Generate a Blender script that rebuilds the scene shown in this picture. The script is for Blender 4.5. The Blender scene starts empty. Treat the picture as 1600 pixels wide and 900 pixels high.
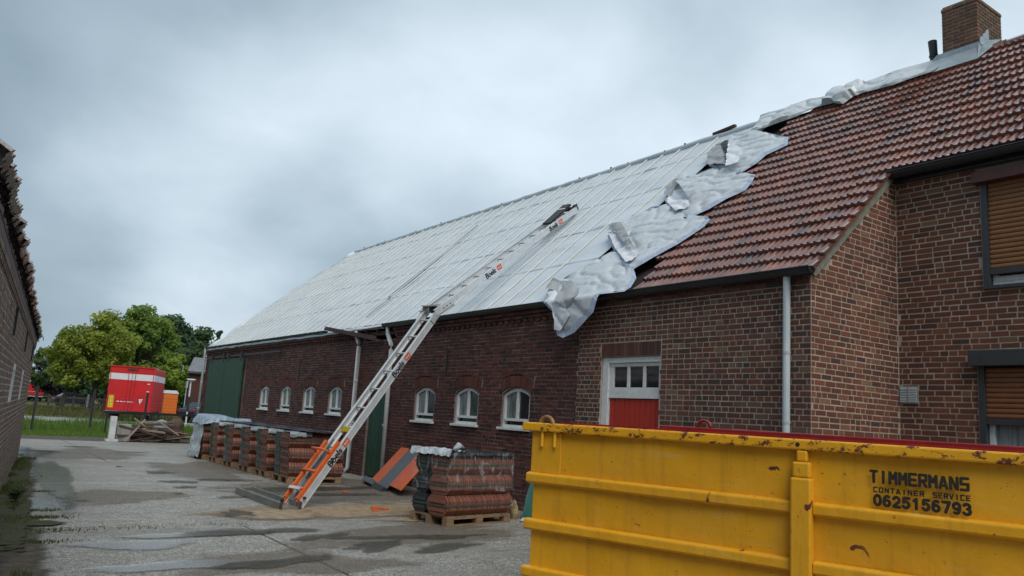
import bpy, bmesh, math, random
import numpy as np
from mathutils import Vector, Matrix, noise
from mathutils.geometry import delaunay_2d_cdt
R = math.radians
rnd = random.Random(7)
V = Vector
C = bpy.context.scene.collection
sc = bpy.context.scene

# ------------------------------------------------------------------ camera
# x = into the barn (right), y = along the barn (away), z = up ; metres
F_PX = 1238.0
DX = np.array([-890., 150., 1238.]); DX /= np.linalg.norm(DX)      # picture directions (right, down, forward) of +y
DY = np.array([1775., 314., 1238.]); DY -= DX * DX.dot(DY); DY /= np.linalg.norm(DY)   # ... of +x
DZ = -np.cross(DX, DY)
if DZ[1] > 0: DZ = -DZ
RM = np.array([DY, DX, DZ])                                         # camera -> world
EYE = np.array([0., 0., 1.6])
cam = bpy.data.cameras.new('camera'); co = bpy.data.objects.new('camera', cam); C.objects.link(co)
cam.sensor_width = 36; cam.lens = F_PX * 36 / 1600; cam.clip_end = 3000; cam.clip_start = 0.05
rt = RM @ np.array([1, 0, 0]); upv = RM @ np.array([0, -1, 0]); bk = RM @ np.array([0, 0, -1])
co.matrix_world = Matrix(((rt[0], upv[0], bk[0], EYE[0]), (rt[1], upv[1], bk[1], EYE[1]), (rt[2], upv[2], bk[2], EYE[2]), (0, 0, 0, 1)))
sc.camera = co
def proj(p):
    q = RM.T @ (np.array(p, float) - EYE)
    if q[2] < .05: return (-9999, -9999)
    return (q[0] / q[2] * F_PX + 800, q[1] / q[2] * F_PX + 450)
def at(px, py, depth):                                              # a direction seen in the photograph, at a real distance
    return V(EYE + RM @ np.array([px - 800, py - 450, F_PX]) * depth / F_PX)
def gnd(px, depth, z=0.0):                                          # foot point under that direction at that distance
    p = at(px, 615, depth); p.z = z; return p

# ------------------------------------------------------------------ world, sun, exposure
SUN_EL, SUN_AZ = R(50), R(196)     # azimuth measured clockwise from +y
w = bpy.data.worlds.new('World'); sc.world = w; w.use_nodes = True
nt = w.node_tree; N = nt.nodes; L = nt.links
bg = N['Background']; out = N['World Output']
sky = N.new('ShaderNodeTexSky'); sky.sky_type = 'NISHITA'; sky.sun_disc = False
sky.sun_elevation = SUN_EL; sky.sun_rotation = SUN_AZ
sky.air_density = 1.0; sky.dust_density = 3.0
tc = N.new('ShaderNodeTexCoord')
sep = N.new('ShaderNodeSeparateXYZ'); L.new(tc.outputs['Generated'], sep.inputs[0])
def mth(op, a, b=None, clamp=False):
    n = N.new('ShaderNodeMath'); n.operation = op; n.use_clamp = clamp
    for i, x in enumerate((a, b)):
        if x is None: continue
        if isinstance(x, (int, float)): n.inputs[i].default_value = x
        else: L.new(x, n.inputs[i])
    return n.outputs[0]
zz = mth('ADD', mth('MAXIMUM', sep.outputs['Z'], 0.0), 0.42)
cv = N.new('ShaderNodeCombineXYZ')
L.new(mth('DIVIDE', sep.outputs['X'], zz), cv.inputs[0]); L.new(mth('DIVIDE', sep.outputs['Y'], zz), cv.inputs[1])
n1 = N.new('ShaderNodeTexNoise'); n1.inputs['Scale'].default_value = 1.15; n1.inputs['Detail'].default_value = 3.0; n1.inputs['Roughness'].default_value = .5
n1.inputs['Distortion'].default_value = .15
mp = N.new('ShaderNodeMapping'); mp.inputs['Location'].default_value = (7.7, 2.2, 0.9)
L.new(cv.outputs[0], mp.inputs[0]); L.new(mp.outputs[0], n1.inputs['Vector'])
n2 = N.new('ShaderNodeTexNoise'); n2.inputs['Scale'].default_value = 4.2; n2.inputs['Detail'].default_value = 5.0; n2.inputs['Roughness'].default_value = .55
n2.inputs['Distortion'].default_value = .2
L.new(mp.outputs[0], n2.inputs['Vector'])
dv = N.new('ShaderNodeVectorMath'); dv.operation = 'DOT_PRODUCT'; L.new(tc.outputs['Generated'], dv.inputs[0])
br = at(1500, -50, 1) - V(EYE); br.normalize(); dv.inputs[1].default_value = br      # thinner cloud on that side
grad = mth('MULTIPLY', mth('ADD', dv.outputs['Value'], 0.2), 0.62)
cl = mth('ADD', mth('ADD', mth('MULTIPLY', n1.outputs['Fac'], 1.75), mth('MULTIPLY', n2.outputs['Fac'], .38)), grad)
ramp = N.new('ShaderNodeValToRGB'); L.new(mth('SUBTRACT', cl, 1.06), ramp.inputs[0])
e = ramp.color_ramp.elements
e[0].position = .10; e[0].color = (.165, .222, .268, 1)
e[1].position = 1.0; e[1].color = (.56, .635, .70, 1)
x = ramp.color_ramp.elements.new(.42); x.color = (.25, .318, .372, 1)
x = ramp.color_ramp.elements.new(.72); x.color = (.40, .475, .535, 1)
skm = N.new('ShaderNodeVectorMath'); skm.operation = 'SCALE'; L.new(sky.outputs[0], skm.inputs[0]); skm.inputs['Scale'].default_value = .09
mx = N.new('ShaderNodeMix'); mx.data_type = 'RGBA'; mx.inputs[0].default_value = .94
L.new(skm.outputs[0], mx.inputs[6]); L.new(ramp.outputs[0], mx.inputs[7])
L.new(mx.outputs[2], bg.inputs['Color']); bg.inputs['Strength'].default_value = 1.12
sun = bpy.data.lights.new('sun', 'SUN'); sun.energy = 1.5; sun.angle = R(40); sun.color = (1, .97, .92)
so = bpy.data.objects.new('sun', sun); C.objects.link(so)
so.rotation_euler = (R(90) - SUN_EL, 0, -SUN_AZ + math.pi)
sdir = V((math.sin(SUN_AZ) * math.cos(SUN_EL), math.cos(SUN_AZ) * math.cos(SUN_EL), math.sin(SUN_EL)))
so.rotation_euler = sdir.to_track_quat('Z', 'Y').to_euler()
sc.view_settings.view_transform = 'Standard'; sc.view_settings.look = 'None'
sc.view_settings.exposure = 0.52; sc.view_settings.gamma = 1.0; sc.view_settings.use_curve_mapping = False
sc.render.engine = 'CYCLES'; sc.cycles.max_bounces = 6; sc.cycles.transparent_max_bounces = 12

# ------------------------------------------------------------------ materials
def srgb(r, g, b):
    f = lambda c: (c / 255 / 12.92) if c / 255 <= .04045 else ((c / 255 + .055) / 1.055) ** 2.4
    return (f(r), f(g), f(b), 1)
class Mt:
    def __init__(s, name):
        s.m = bpy.data.materials.new(name); s.m.use_nodes = True
        s.n = s.m.node_tree.nodes; s.l = s.m.node_tree.links; s.b = s.n['Principled BSDF']
        s.pos = None
    def P(s):
        if s.pos is None:
            t = s.n.new('ShaderNodeNewGeometry'); s.pos = t.outputs['Position']
        return s.pos
    def noise(s, scale, detail=4, rough=.6, stretch=None, dist=0):
        n = s.n.new('ShaderNodeTexNoise'); n.inputs['Scale'].default_value = scale
        n.inputs['Detail'].default_value = detail; n.inputs['Roughness'].default_value = rough; n.inputs['Distortion'].default_value = dist
        v = s.P()
        if stretch:
            m = s.n.new('ShaderNodeMapping'); m.inputs['Scale'].default_value = stretch; s.l.new(v, m.inputs[0]); v = m.outputs[0]
        s.l.new(v, n.inputs['Vector']); return n.outputs['Fac']
    def ramp(s, fac, stops):
        r = s.n.new('ShaderNodeValToRGB'); s.l.new(fac, r.inputs[0]); el = r.color_ramp.elements
        while len(el) < len(stops): el.new(.5)
        for k, (p, c) in enumerate(stops):
            el[k].position = p; el[k].color = (c if len(c) == 4 else (*c, 1)) if not isinstance(c, (int, float)) else (c, c, c, 1)
        return r.outputs[0]
    def mix(s, fac, a, b, mode='MIX'):
        m = s.n.new('ShaderNodeMix'); m.data_type = 'RGBA'; m.blend_type = mode
        for i, x in ((0, fac), (6, a), (7, b)):
            if isinstance(x, (int, float)): m.inputs[i].default_value = x
            elif isinstance(x, (tuple, list)): m.inputs[i].default_value = x if len(x) == 4 else (*x, 1)
            else: s.l.new(x, m.inputs[i])
        return m.outputs[2]
    def attr(s, name='tone'):
        a = s.n.new('ShaderNodeAttribute'); a.attribute_name = name; return a.outputs['Fac']
    def set(s, k, v):
        i = s.b.inputs[k]
        if isinstance(v, (int, float)): i.default_value = v
        elif isinstance(v, (tuple, list)): i.default_value = v if len(v) == 4 else (*v, 1)
        else: s.l.new(v, i)
        return s
    def bump(s, h, strength=.3, dist=.01):
        b = s.n.new('ShaderNodeBump'); b.inputs['Strength'].default_value = strength; b.inputs['Distance'].default_value = dist
        s.l.new(h, b.inputs['Height']); s.l.new(b.outputs[0], s.b.inputs['Normal']); return s
def simple(name, c, rough=.5, c2=None, scale=6, metal=0, bump=0, bscale=60, bdist=.004, spec=.5, stretch=None, lo=.35, hi=.65):
    t = Mt(name)
    if c2 is None: c2 = tuple(x * .72 for x in c[:3])
    t.set('Base Color', t.ramp(t.noise(scale, 6, .65, stretch), [(lo, c2), (hi, c)]))
    t.set('Roughness', rough).set('Metallic', metal).set('Specular IOR Level', spec)
    if bump: t.bump(t.noise(bscale, 4, .6, stretch), bump, bdist)
    return t.m
def brickmat(name, stops, dirt=(.05, .04, .04), rough=.75, moss=None):
    t = Mt(name)
    c = t.ramp(t.attr(), stops)
    c = t.mix(t.ramp(t.noise(55, 5, .7), [(.42, 0.0), (.72, .55)]), c, dirt)
    c = t.mix(t.ramp(t.noise(.9, 4, .6), [(.40, 0.0), (.75, .5)]), c, dirt)
    if moss: c = t.mix(t.ramp(t.noise(3, 5, .7), [(.45, 0.0), (.7, .75)]), c, moss)
    t.set('Base Color', c).set('Roughness', rough).set('Specular IOR Level', .18)
    t.bump(t.noise(90, 4, .7), .5, .004); return t.m
m_bhouse = brickmat('house_brick', [(0, (.10, .055, .044)), (.3, (.165, .064, .040)), (.62, (.225, .082, .048)), (.86, (.26, .103, .060)), (1, (.26, .15, .085))])
m_bdark = brickmat('front_brick', [(0, (.07, .055, .052)), (.3, (.13, .06, .045)), (.6, (.19, .074, .048)), (.85, (.175, .105, .08)), (1, (.22, .15, .095))])
m_bbarn = brickmat('barn_brick', [(0, (.045, .028, .028)), (.35, (.095, .038, .031)), (.7, (.145, .052, .038)), (1, (.185, .07, .046))], dirt=(.04, .03, .032))
m_bleft = brickmat('shed_brick', [(0, (.14, .105, .088)), (.4, (.20, .135, .105)), (.75, (.245, .16, .12)), (1, (.29, .215, .165))], dirt=(.15, .12, .10))
m_bchim = brickmat('chimney_brick', [(0, (.11, .08, .07)), (.5, (.22, .115, .085)), (1, (.28, .15, .11))], dirt=(.07, .07, .05), moss=(.11, .10, .06))
m_mortar = simple('mortar_light', (.50, .415, .335), .9, (.33, .27, .215), 4, bump=.5, bscale=120)
m_mortar_b = simple('mortar_barn', (.31, .24, .21), .9, (.13, .10, .095), 2.2, bump=.5, bscale=120)
m_mortar_l = simple('mortar_shed', (.54, .49, .42), .9, (.34, .30, .26), 4, bump=.4, bscale=100)
m_white = simple('white_paint', (.78, .80, .80), .45, (.62, .64, .63), 18)
m_red = simple('red_door_paint', (.50, .035, .016), .5, (.38, .026, .014), 9, stretch=(8, 8, 1), bump=.2, bscale=30)
m_green = simple('green_door_paint', (.026, .085, .045), .55, (.012, .038, .022), 7, stretch=(6, 6, .6), bump=.35, bscale=30)
m_dark = simple('dark_iron', (.03, .03, .033), .5, (.018, .018, .02), 12)
m_gut = simple('black_gutter', (.028, .03, .034), .38, (.018, .019, .022), 4)
m_anth = simple('anthracite_paint', (.05, .055, .062), .45, (.04, .044, .05), 12)
m_brownbox = simple('brown_red_paint', (.105, .034, .028), .45, (.08, .027, .023), 5)
m_pipe = simple('grey_pipe', (.50, .53, .54), .5, (.40, .42, .43), 5)
m_pipe_l = simple('pale_blue_pipe', (.56, .64, .66), .45, (.47, .54, .56), 3)
m_glass = simple('dark_glass', (.018, .022, .026), .06, (.012, .014, .016), 3, spec=.8)
m_net = simple('net_curtain_glass', (.30, .33, .33), .12, (.06, .072, .08), 5, spec=.7, stretch=(1, 3, .4))
m_cur = simple('curtain', (.36, .40, .41), .6, (.13, .15, .16), 9, stretch=(1, 3.2, .1))
m_slat = simple('tan_shutter', (.29, .135, .055), .5, (.24, .11, .045), 4)
m_slat2 = simple('rust_shutter', (.25, .10, .045), .5, (.205, .082, .036), 4)
m_conc_v = simple('verge_mortar', (.27, .255, .21), .85, (.17, .165, .125), 7, bump=.4, bscale=80)
m_brown = simple('old_board', (.10, .05, .038), .7, (.055, .03, .025), 5, stretch=(6, .6, 6))
m_dirtdark = simple('dark_deck', (.035, .022, .02), .85, (.02, .014, .014), 5)
m_lead = simple('lead_flashing', (.42, .48, .52), .4, (.30, .35, .39), 6, metal=.3, bump=.4, bscale=20)
m_alu = simple('aluminium', (.68, .70, .71), .4, (.56, .58, .59), 9, metal=.3, stretch=(1, 1, 1), bump=.1)
m_alu_in = simple('aluminium_dull', (.56, .57, .56), .5, (.42, .43, .42), 8, metal=.3)
m_orange = simple('orange_paint', (.72, .13, .02), .4, (.60, .10, .016), 8)
m_yel2 = simple('yellow_plastic', (.70, .55, .03), .45, (.6, .46, .03), 8)
m_black = simple('black_print', (.015, .015, .017), .6, (.012, .012, .013), 8)
m_sticker = simple('orange_sticker', (.70, .10, .02), .45, (.64, .085, .018), 8)
m_wood = simple('pallet_wood', (.30, .20, .11), .8, (.16, .10, .055), 6, stretch=(1, 1, 6), bump=.3)
m_batten = simple('batten_wood', (.78, .755, .69), .7, (.69, .66, .58), 5)
m_old = simple('weathered_timber', (.13, .085, .06), .85, (.055, .036, .028), 5, bump=.4)
m_pale = simple('pale_timber', (.38, .30, .23), .8, (.25, .19, .15), 5)
m_grayc = simple('grey_concrete', (.33, .33, .31), .8, (.20, .20, .18), 5, bump=.4)
m_whitec = simple('white_rough', (.62, .63, .62), .7, (.42, .43, .42), 4)
m_steel = simple('wet_grey_channel', (.20, .21, .19), .3, (.12, .125, .115), 5)
m_rust = simple('rusty_edge', (.07, .045, .03), .8, (.03, .025, .02), 8)
m_gray_panel = simple('grey_panel', (.12, .13, .15), .4, (.1, .108, .125), 3)
m_plastic_b = simple('blue_grey_film', (.34, .42, .50), .22, (.14, .19, .26), 7, bump=.7, bscale=9, bdist=.05)
m_plastic_w = simple('torn_white_film', (.66, .70, .72), .28, (.26, .30, .33), 7, bump=.9, bscale=10, bdist=.06)
m_plastic_k = simple('black_film', (.028, .033, .04), .25, (.018, .02, .024), 5, bump=.7, bscale=8, bdist=.05)
m_plastic_g = simple('grey_film', (.30, .34, .36), .25, (.12, .14, .155), 9, bump=.8, bscale=12, bdist=.04)
m_strap = simple('green_strap', (.05, .09, .075), .5, (.035, .065, .055), 5)
m_greenglass = simple('green_sheet', (.05, .19, .135), .2, (.035, .12, .095), 4)
m_trunk = simple('bark', (.085, .075, .06), .9, (.05, .045, .036), 6, stretch=(3, 3, .6))
m_slate = simple('slate_roof', (.30, .31, .33), .6, (.21, .22, .24), 3)
m_truck = simple('truck_red', (.62, .018, .022), .35, (.52, .015, .018), 2)
m_stripe = simple('truck_stripe', (.72, .72, .74), .5, (.62, .62, .64), 3)
m_toilet = simple('toilet_orange', (.78, .17, .015), .5, (.7, .15, .015), 3)
m_car = simple('car_paint_blue', (.02, .03, .055), .2, (.017, .025, .045), 3, spec=.7)
m_tail = simple('tail_lamp', (.5, .02, .03), .2, (.4, .015, .02), 3)
m_tyre = simple('tyre', (.02, .02, .02), .8, (.015, .015, .015), 5)
m_rubble = simple('stone_wool', (.42, .34, .17), .9, (.26, .2, .1), 9, bump=.5)
def tile_mat():
    t = Mt('roof_tile_wet')
    c = t.ramp(t.attr(), [(0, (.08, .036, .03)), (.4, (.19, .066, .041)), (.75, (.255, .086, .05)), (.95, (.24, .08, .045)), (1, (.30, .10, .05))])
    c = t.mix(t.ramp(t.noise(5, 5, .7), [(.45, 0.0), (.75, .5)]), c, (.16, .11, .10))
    c = t.mix(t.ramp(t.noise(40, 4, .7), [(.5, 0.0), (.75, .5)]), c, (.05, .035, .033))
    t.set('Base Color', c).set('Roughness', t.ramp(t.noise(9, 3), [(.3, .13), (.7, .33)])).set('Specular IOR Level', .9).set('Coat Weight', .95).set('Coat Roughness', .14).set('Coat IOR', 1.65)
    t.bump(t.noise(60, 4), .25, .003); return t.m
m_tile = tile_mat()
m_tilegrey = simple('sky_sheen_grey_tile', (.34, .31, .30), .2, (.15, .11, .10), 9, bump=.3, spec=.9)  # pale grey stands in for sky reflection on the wet shed tiles
def stack_mat(name, stops, rough):
    t = Mt(name)
    c = t.ramp(t.attr(), stops)
    c = t.mix(t.ramp(t.noise(9, 4, .7), [(.45, 0.0), (.8, .5)]), c, tuple(x * .5 for x in stops[0][1]))
    t.set('Base Color', c).set('Roughness', rough); t.bump(t.noise(70, 3), .2, .003); return t.m
m_clay = stack_mat('clay_tile', [(0, (.15, .058, .038)), (.5, (.205, .078, .05)), (1, (.26, .10, .064))], .55)
m_glaze = stack_mat('dark_glazed_tile', [(0, (.018, .026, .03)), (.5, (.03, .042, .046)), (1, (.05, .066, .07))], .22)
def membrane_mat(name, c, c2, rough):
    t = Mt(name)
    a = t.noise(1.6, 6, .65, (1, .35, 1)); b = t.noise(26, 4, .6, (.35, 1.5, .35), .8)
    col = t.mix(t.ramp(a, [(.35, 0.0), (.7, 1.0)]), c2, c)
    t.set('Base Color', col).set('Roughness', rough).set('Metallic', .12).set('Specular IOR Level', .5)
    t.bump(b, .28, .02); return t.m
def crease_mat(name, c, c2, rough):
    t = Mt(name); a = t.noise(2.5, 6, .65)
    t.set('Base Color', t.ramp(a, [(.35, c2), (.7, c)])).set('Roughness', rough).set('Metallic', .12)
    u = t.noise(2.0, 4, .55, (.5, 1.7, .5), .7); v = t.noise(12, 4, .6, (.4, 1.6, .4), .6)
    r1 = t.ramp(u, [(.40, 0.0), (.49, 1.0), (.51, 1.0), (.62, .1)])
    t.bump(t.mix(.5, r1, v), .16, .03); return t.m
m_memb = membrane_mat('silver_membrane', (.70, .755, .80), (.56, .62, .67), .36)
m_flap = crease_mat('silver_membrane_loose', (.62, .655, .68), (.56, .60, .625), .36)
m_edge = simple('bubble_foil_edge', (.54, .62, .74), .32, (.36, .43, .56), 22, metal=.2, bump=.9, bscale=45, bdist=.02)
m_fleece = simple('white_fleece', (.78, .81, .86), .8, (.68, .71, .77), 9, bump=.3, bscale=60)
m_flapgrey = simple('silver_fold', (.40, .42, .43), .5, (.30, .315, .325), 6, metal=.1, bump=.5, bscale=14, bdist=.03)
m_hole_shade = simple('fold_hole_shade', (.05, .055, .062), .7, (.03, .033, .038), 6)
def skip_mat():
    t = Mt('skip_yellow')
    base = t.ramp(t.noise(2.4, 6, .65), [(.3, (.66, .315, .009)), (.7, (.83, .41, .011))])
    chips = t.ramp(t.noise(13, 6, .72), [(.675, 0.0), (.69, 1.0)])
    spots = t.ramp(t.noise(5.5, 3, .5, None, .6), [(.70, 0.0), (.715, 1.0)])
    c = t.mix(t.mix(1.0, chips, spots, 'LIGHTEN'), base, (.12, .03, .016))
    streak = t.ramp(t.noise(4, 6, .65, (3, 3, .22)), [(.52, 0.0), (.8, .45)])
    c = t.mix(streak, c, (.30, .14, .02))
    c = t.mix(t.ramp(t.noise(1.2, 6, .7), [(.45, 0.0), (.8, .4)]), c, (.36, .2, .05))
    fine = t.ramp(t.noise(22, 6, .78), [(.635, 0.0), (.66, .9)])
    c = t.mix(fine, c, (.16, .06, .02))
    t.set('Base Color', c).set('Roughness', t.ramp(t.noise(7, 4), [(.3, .36), (.7, .62)]))
    scr = t.ramp(t.noise(7, 6, .7, (.25, .25, 2.5)), [(.60, 0.0), (.66, .4)])
    c = t.mix(scr, c, (.62, .42, .12)); t.set('Base Color', c)
    t.bump(t.mix(.15, t.noise(2.2, 4, .5), t.noise(9, 4, .6)), .55, .04); return t.m
m_skip = skip_mat()
def skip_rim_mat():
    t = Mt('skip_yellow_worn')
    base = t.ramp(t.noise(3, 6, .65), [(.3, (.66, .315, .009)), (.7, (.83, .41, .011))])
    chips = t.ramp(t.noise(11, 8, .78, (1, 1, 2.0)), [(.54, 0.0), (.56, 1.0)])
    c = t.mix(chips, base, (.11, .03, .017))
    t.set('Base Color', c).set('Roughness', .5); t.bump(t.noise(16, 5, .7), .4, .006); return t.m
m_skiprim = skip_rim_mat()
m_skipred = simple('skip_red_inside', (.30, .014, .016), .45, (.19, .012, .013), 6)
m_skiprust = simple('lug_rust', (.36, .20, .07), .7, (.12, .05, .03), 14)
def leafm(name, stops, trans=.55):
    t = Mt(name)
    c = t.ramp(t.attr(), stops); t.set('Base Color', c).set('Roughness', .6).set('Specular IOR Level', .25)
    tr = t.n.new('ShaderNodeBsdfTranslucent'); t.l.new(c, tr.inputs['Color'])
    mxs = t.n.new('ShaderNodeMixShader'); mxs.inputs[0].default_value = trans
    t.l.new(t.b.outputs[0], mxs.inputs[1]); t.l.new(tr.outputs[0], mxs.inputs[2]); t.l.new(mxs.outputs[0], t.n['Material Output'].inputs[0]); return t.m
m_lf_y = leafm('leaf_yellow_green', [(0, (.16, .215, .035)), (.5, (.31, .37, .06)), (1, (.46, .50, .11))])
m_lf_m = leafm('leaf_mid_green', [(0, (.11, .185, .04)), (.5, (.21, .31, .065)), (1, (.33, .42, .10))])
m_lf_g = leafm('leaf_soft_green', [(0, (.075, .13, .06)), (.5, (.14, .21, .095)), (1, (.21, .29, .135))])
m_lf_d = leafm('leaf_dark_green', [(0, (.035, .066, .038)), (.5, (.064, .115, .058)), (1, (.11, .17, .08))], .3)
m_lf_c = leafm('leaf_lime', [(0, (.16, .25, .04)), (.5, (.30, .41, .07)), (1, (.44, .52, .11))])
m_lf_p = leafm('leaf_copper', [(0, (.018, .014, .019)), (.5, (.034, .025, .034)), (1, (.055, .04, .05))], .1)
m_grass = leafm('grass_blade', [(0, (.07, .13, .02)), (.5, (.14, .24, .04)), (1, (.24, .32, .07))])
m_weed = leafm('weed_blade', [(0, (.05, .07, .016)), (.5, (.10, .14, .03)), (1, (.2, .22, .06))])
m_dry = leafm('dry_grass', [(0, (.09, .085, .03)), (.5, (.16, .15, .05)), (1, (.24, .2, .08))])
def film_mat():
    t = Mt('clear_stretch_film')
    f = t.ramp(t.noise(4.2, 4, .55, (1.5, 1.5, .7), 1.6), [(.44, .03), (.58, .07), (.64, .34), (.70, .06)])  # whiter streaks paint crinkle highlights into the film's opacity
    tr = t.n.new('ShaderNodeBsdfTransparent')
    t.set('Base Color', (.74, .78, .82)).set('Roughness', .14).set('Specular IOR Level', .9)
    t.bump(t.noise(9, 4, .55, (1.6, 1.6, .7), 1.5), .5, .03)
    mxs = t.n.new('ShaderNodeMixShader'); t.l.new(f, mxs.inputs[0]); t.l.new(tr.outputs[0], mxs.inputs[1]); t.l.new(t.b.outputs[0], mxs.inputs[2])
    t.l.new(mxs.outputs[0], t.n['Material Output'].inputs[0]); return t.m
m_film = film_mat()
def slab_mat():
    t = Mt('wet_exposed_concrete')
    sp = t.noise(62, 3, .7)
    c = t.ramp(sp, [(.38, (.075, .07, .06)), (.5, (.235, .222, .19)), (.62, (.62, .595, .54))])
    c = t.mix(1.0, c, t.ramp(t.noise(21, 4, .75), [(.36, .42), (.5, 1.0), (.64, 1.6)]), 'MULTIPLY')
    c = t.mix(1.0, c, t.ramp(t.noise(6.5, 5, .72, (.6, 1, 1)), [(.34, .68), (.5, 1.0), (.66, 1.22)]), 'MULTIPLY')
    c = t.mix(t.ramp(t.noise(1.1, 6, .68, (.45, 1, 1)), [(.42, 0.0), (.72, .6)]), c, (.17, .165, .15))
    c = t.mix(t.ramp(t.noise(.55, 6, .7, (.5, 1, 1), .5), [(.52, 0.0), (.70, .55)]), c, (.17, .14, .10))
    c = t.mix(t.ramp(t.noise(2.2, 7, .72, (.3, 1, 1)), [(.60, 0.0), (.70, .75)]), c, (.06, .055, .045))
    wet = t.noise(.75, 6, .65, (.4, 1, 1), .3)
    t.set('Base Color', c).set('Roughness', t.ramp(wet, [(.34, .30), (.50, .62)])).set('Specular IOR Level', .42)
    t.bump(sp, .8, .009); return t.m
m_slab = slab_mat()
m_joint = simple('joint_dirt', (.055, .05, .032), .9, (.03, .028, .02), 20)
m_soil = simple('bare_soil', (.11, .09, .065), .9, (.055, .043, .032), 3, bump=.8, bscale=12, bdist=.05)
m_turf = simple('turf', (.085, .13, .025), .95, (.05, .075, .017), 2.5)
m_road = simple('gravel_road', (.33, .33, .32), .85, (.24, .24, .23), 1.2)
m_sand = simple('wet_sand', (.38, .27, .155), .6, (.20, .135, .075), 2.2, bump=.8, bscale=6, bdist=.05, stretch=(1, 2, 1))
def soft(name, c1, c2, rough, nscale, lo, hi, amp=1.0, spec=.5, bump=0, stretch=(.5, 1, 1), fac=1.0):
    """a sheet that thins out raggedly towards its rim (attribute 'rim': 1 in the middle, 0 at the edge)"""
    t = Mt(name)
    a = t.n.new('ShaderNodeAttribute'); a.attribute_name = 'rim'
    m = t.n.new('ShaderNodeMath'); m.operation = 'MULTIPLY_ADD'; t.l.new(t.noise(nscale, 7, .72, stretch), m.inputs[0]); m.inputs[1].default_value = amp; t.l.new(a.outputs['Fac'], m.inputs[2])
    f = t.ramp(m.outputs[0], [(lo, 0.0), (hi, fac)])
    t.set('Base Color', t.ramp(t.noise(7, 6, .7), [(.35, c2), (.65, c1)])).set('Roughness', rough).set('Specular IOR Level', spec)
    if bump: t.bump(t.noise(14, 6, .7), bump, .04)
    tr = t.n.new('ShaderNodeBsdfTransparent'); mxs = t.n.new('ShaderNodeMixShader')
    t.l.new(f, mxs.inputs[0]); t.l.new(tr.outputs[0], mxs.inputs[1]); t.l.new(t.b.outputs[0], mxs.inputs[2]); t.l.new(mxs.outputs[0], t.n['Material Output'].inputs[0]); return t.m
m_puddle = soft('puddle_water', (.22, .22, .205), (.15, .15, .14), .12, 2.6, .86, 1.16, 1.25, .7, fac=.55)
m_mud = soft('dark_wet_stain', (.075, .066, .046), (.04, .036, .028), .6, 4.5, .95, 1.15, 1.3, .3, fac=.6)
m_sandS = soft('wet_sand', (.42, .31, .18), (.20, .14, .08), .55, 2.2, .55, .85, .9, .5, .8)
m_moss = soft('moss_and_litter', (.07, .085, .03), (.06, .05, .035), .9, 7, .95, 1.15, 1.5, .3, .8)
m_brownwash = soft('brown_wash', (.21, .165, .115), (.12, .095, .07), .6, 2.6, .85, 1.2, 1.2, .3, fac=.45)
m_soilS = soft('bare_soil_soft', (.13, .11, .08), (.06, .05, .035), .85, 2.0, .55, .8, .9, .3, .8)
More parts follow.
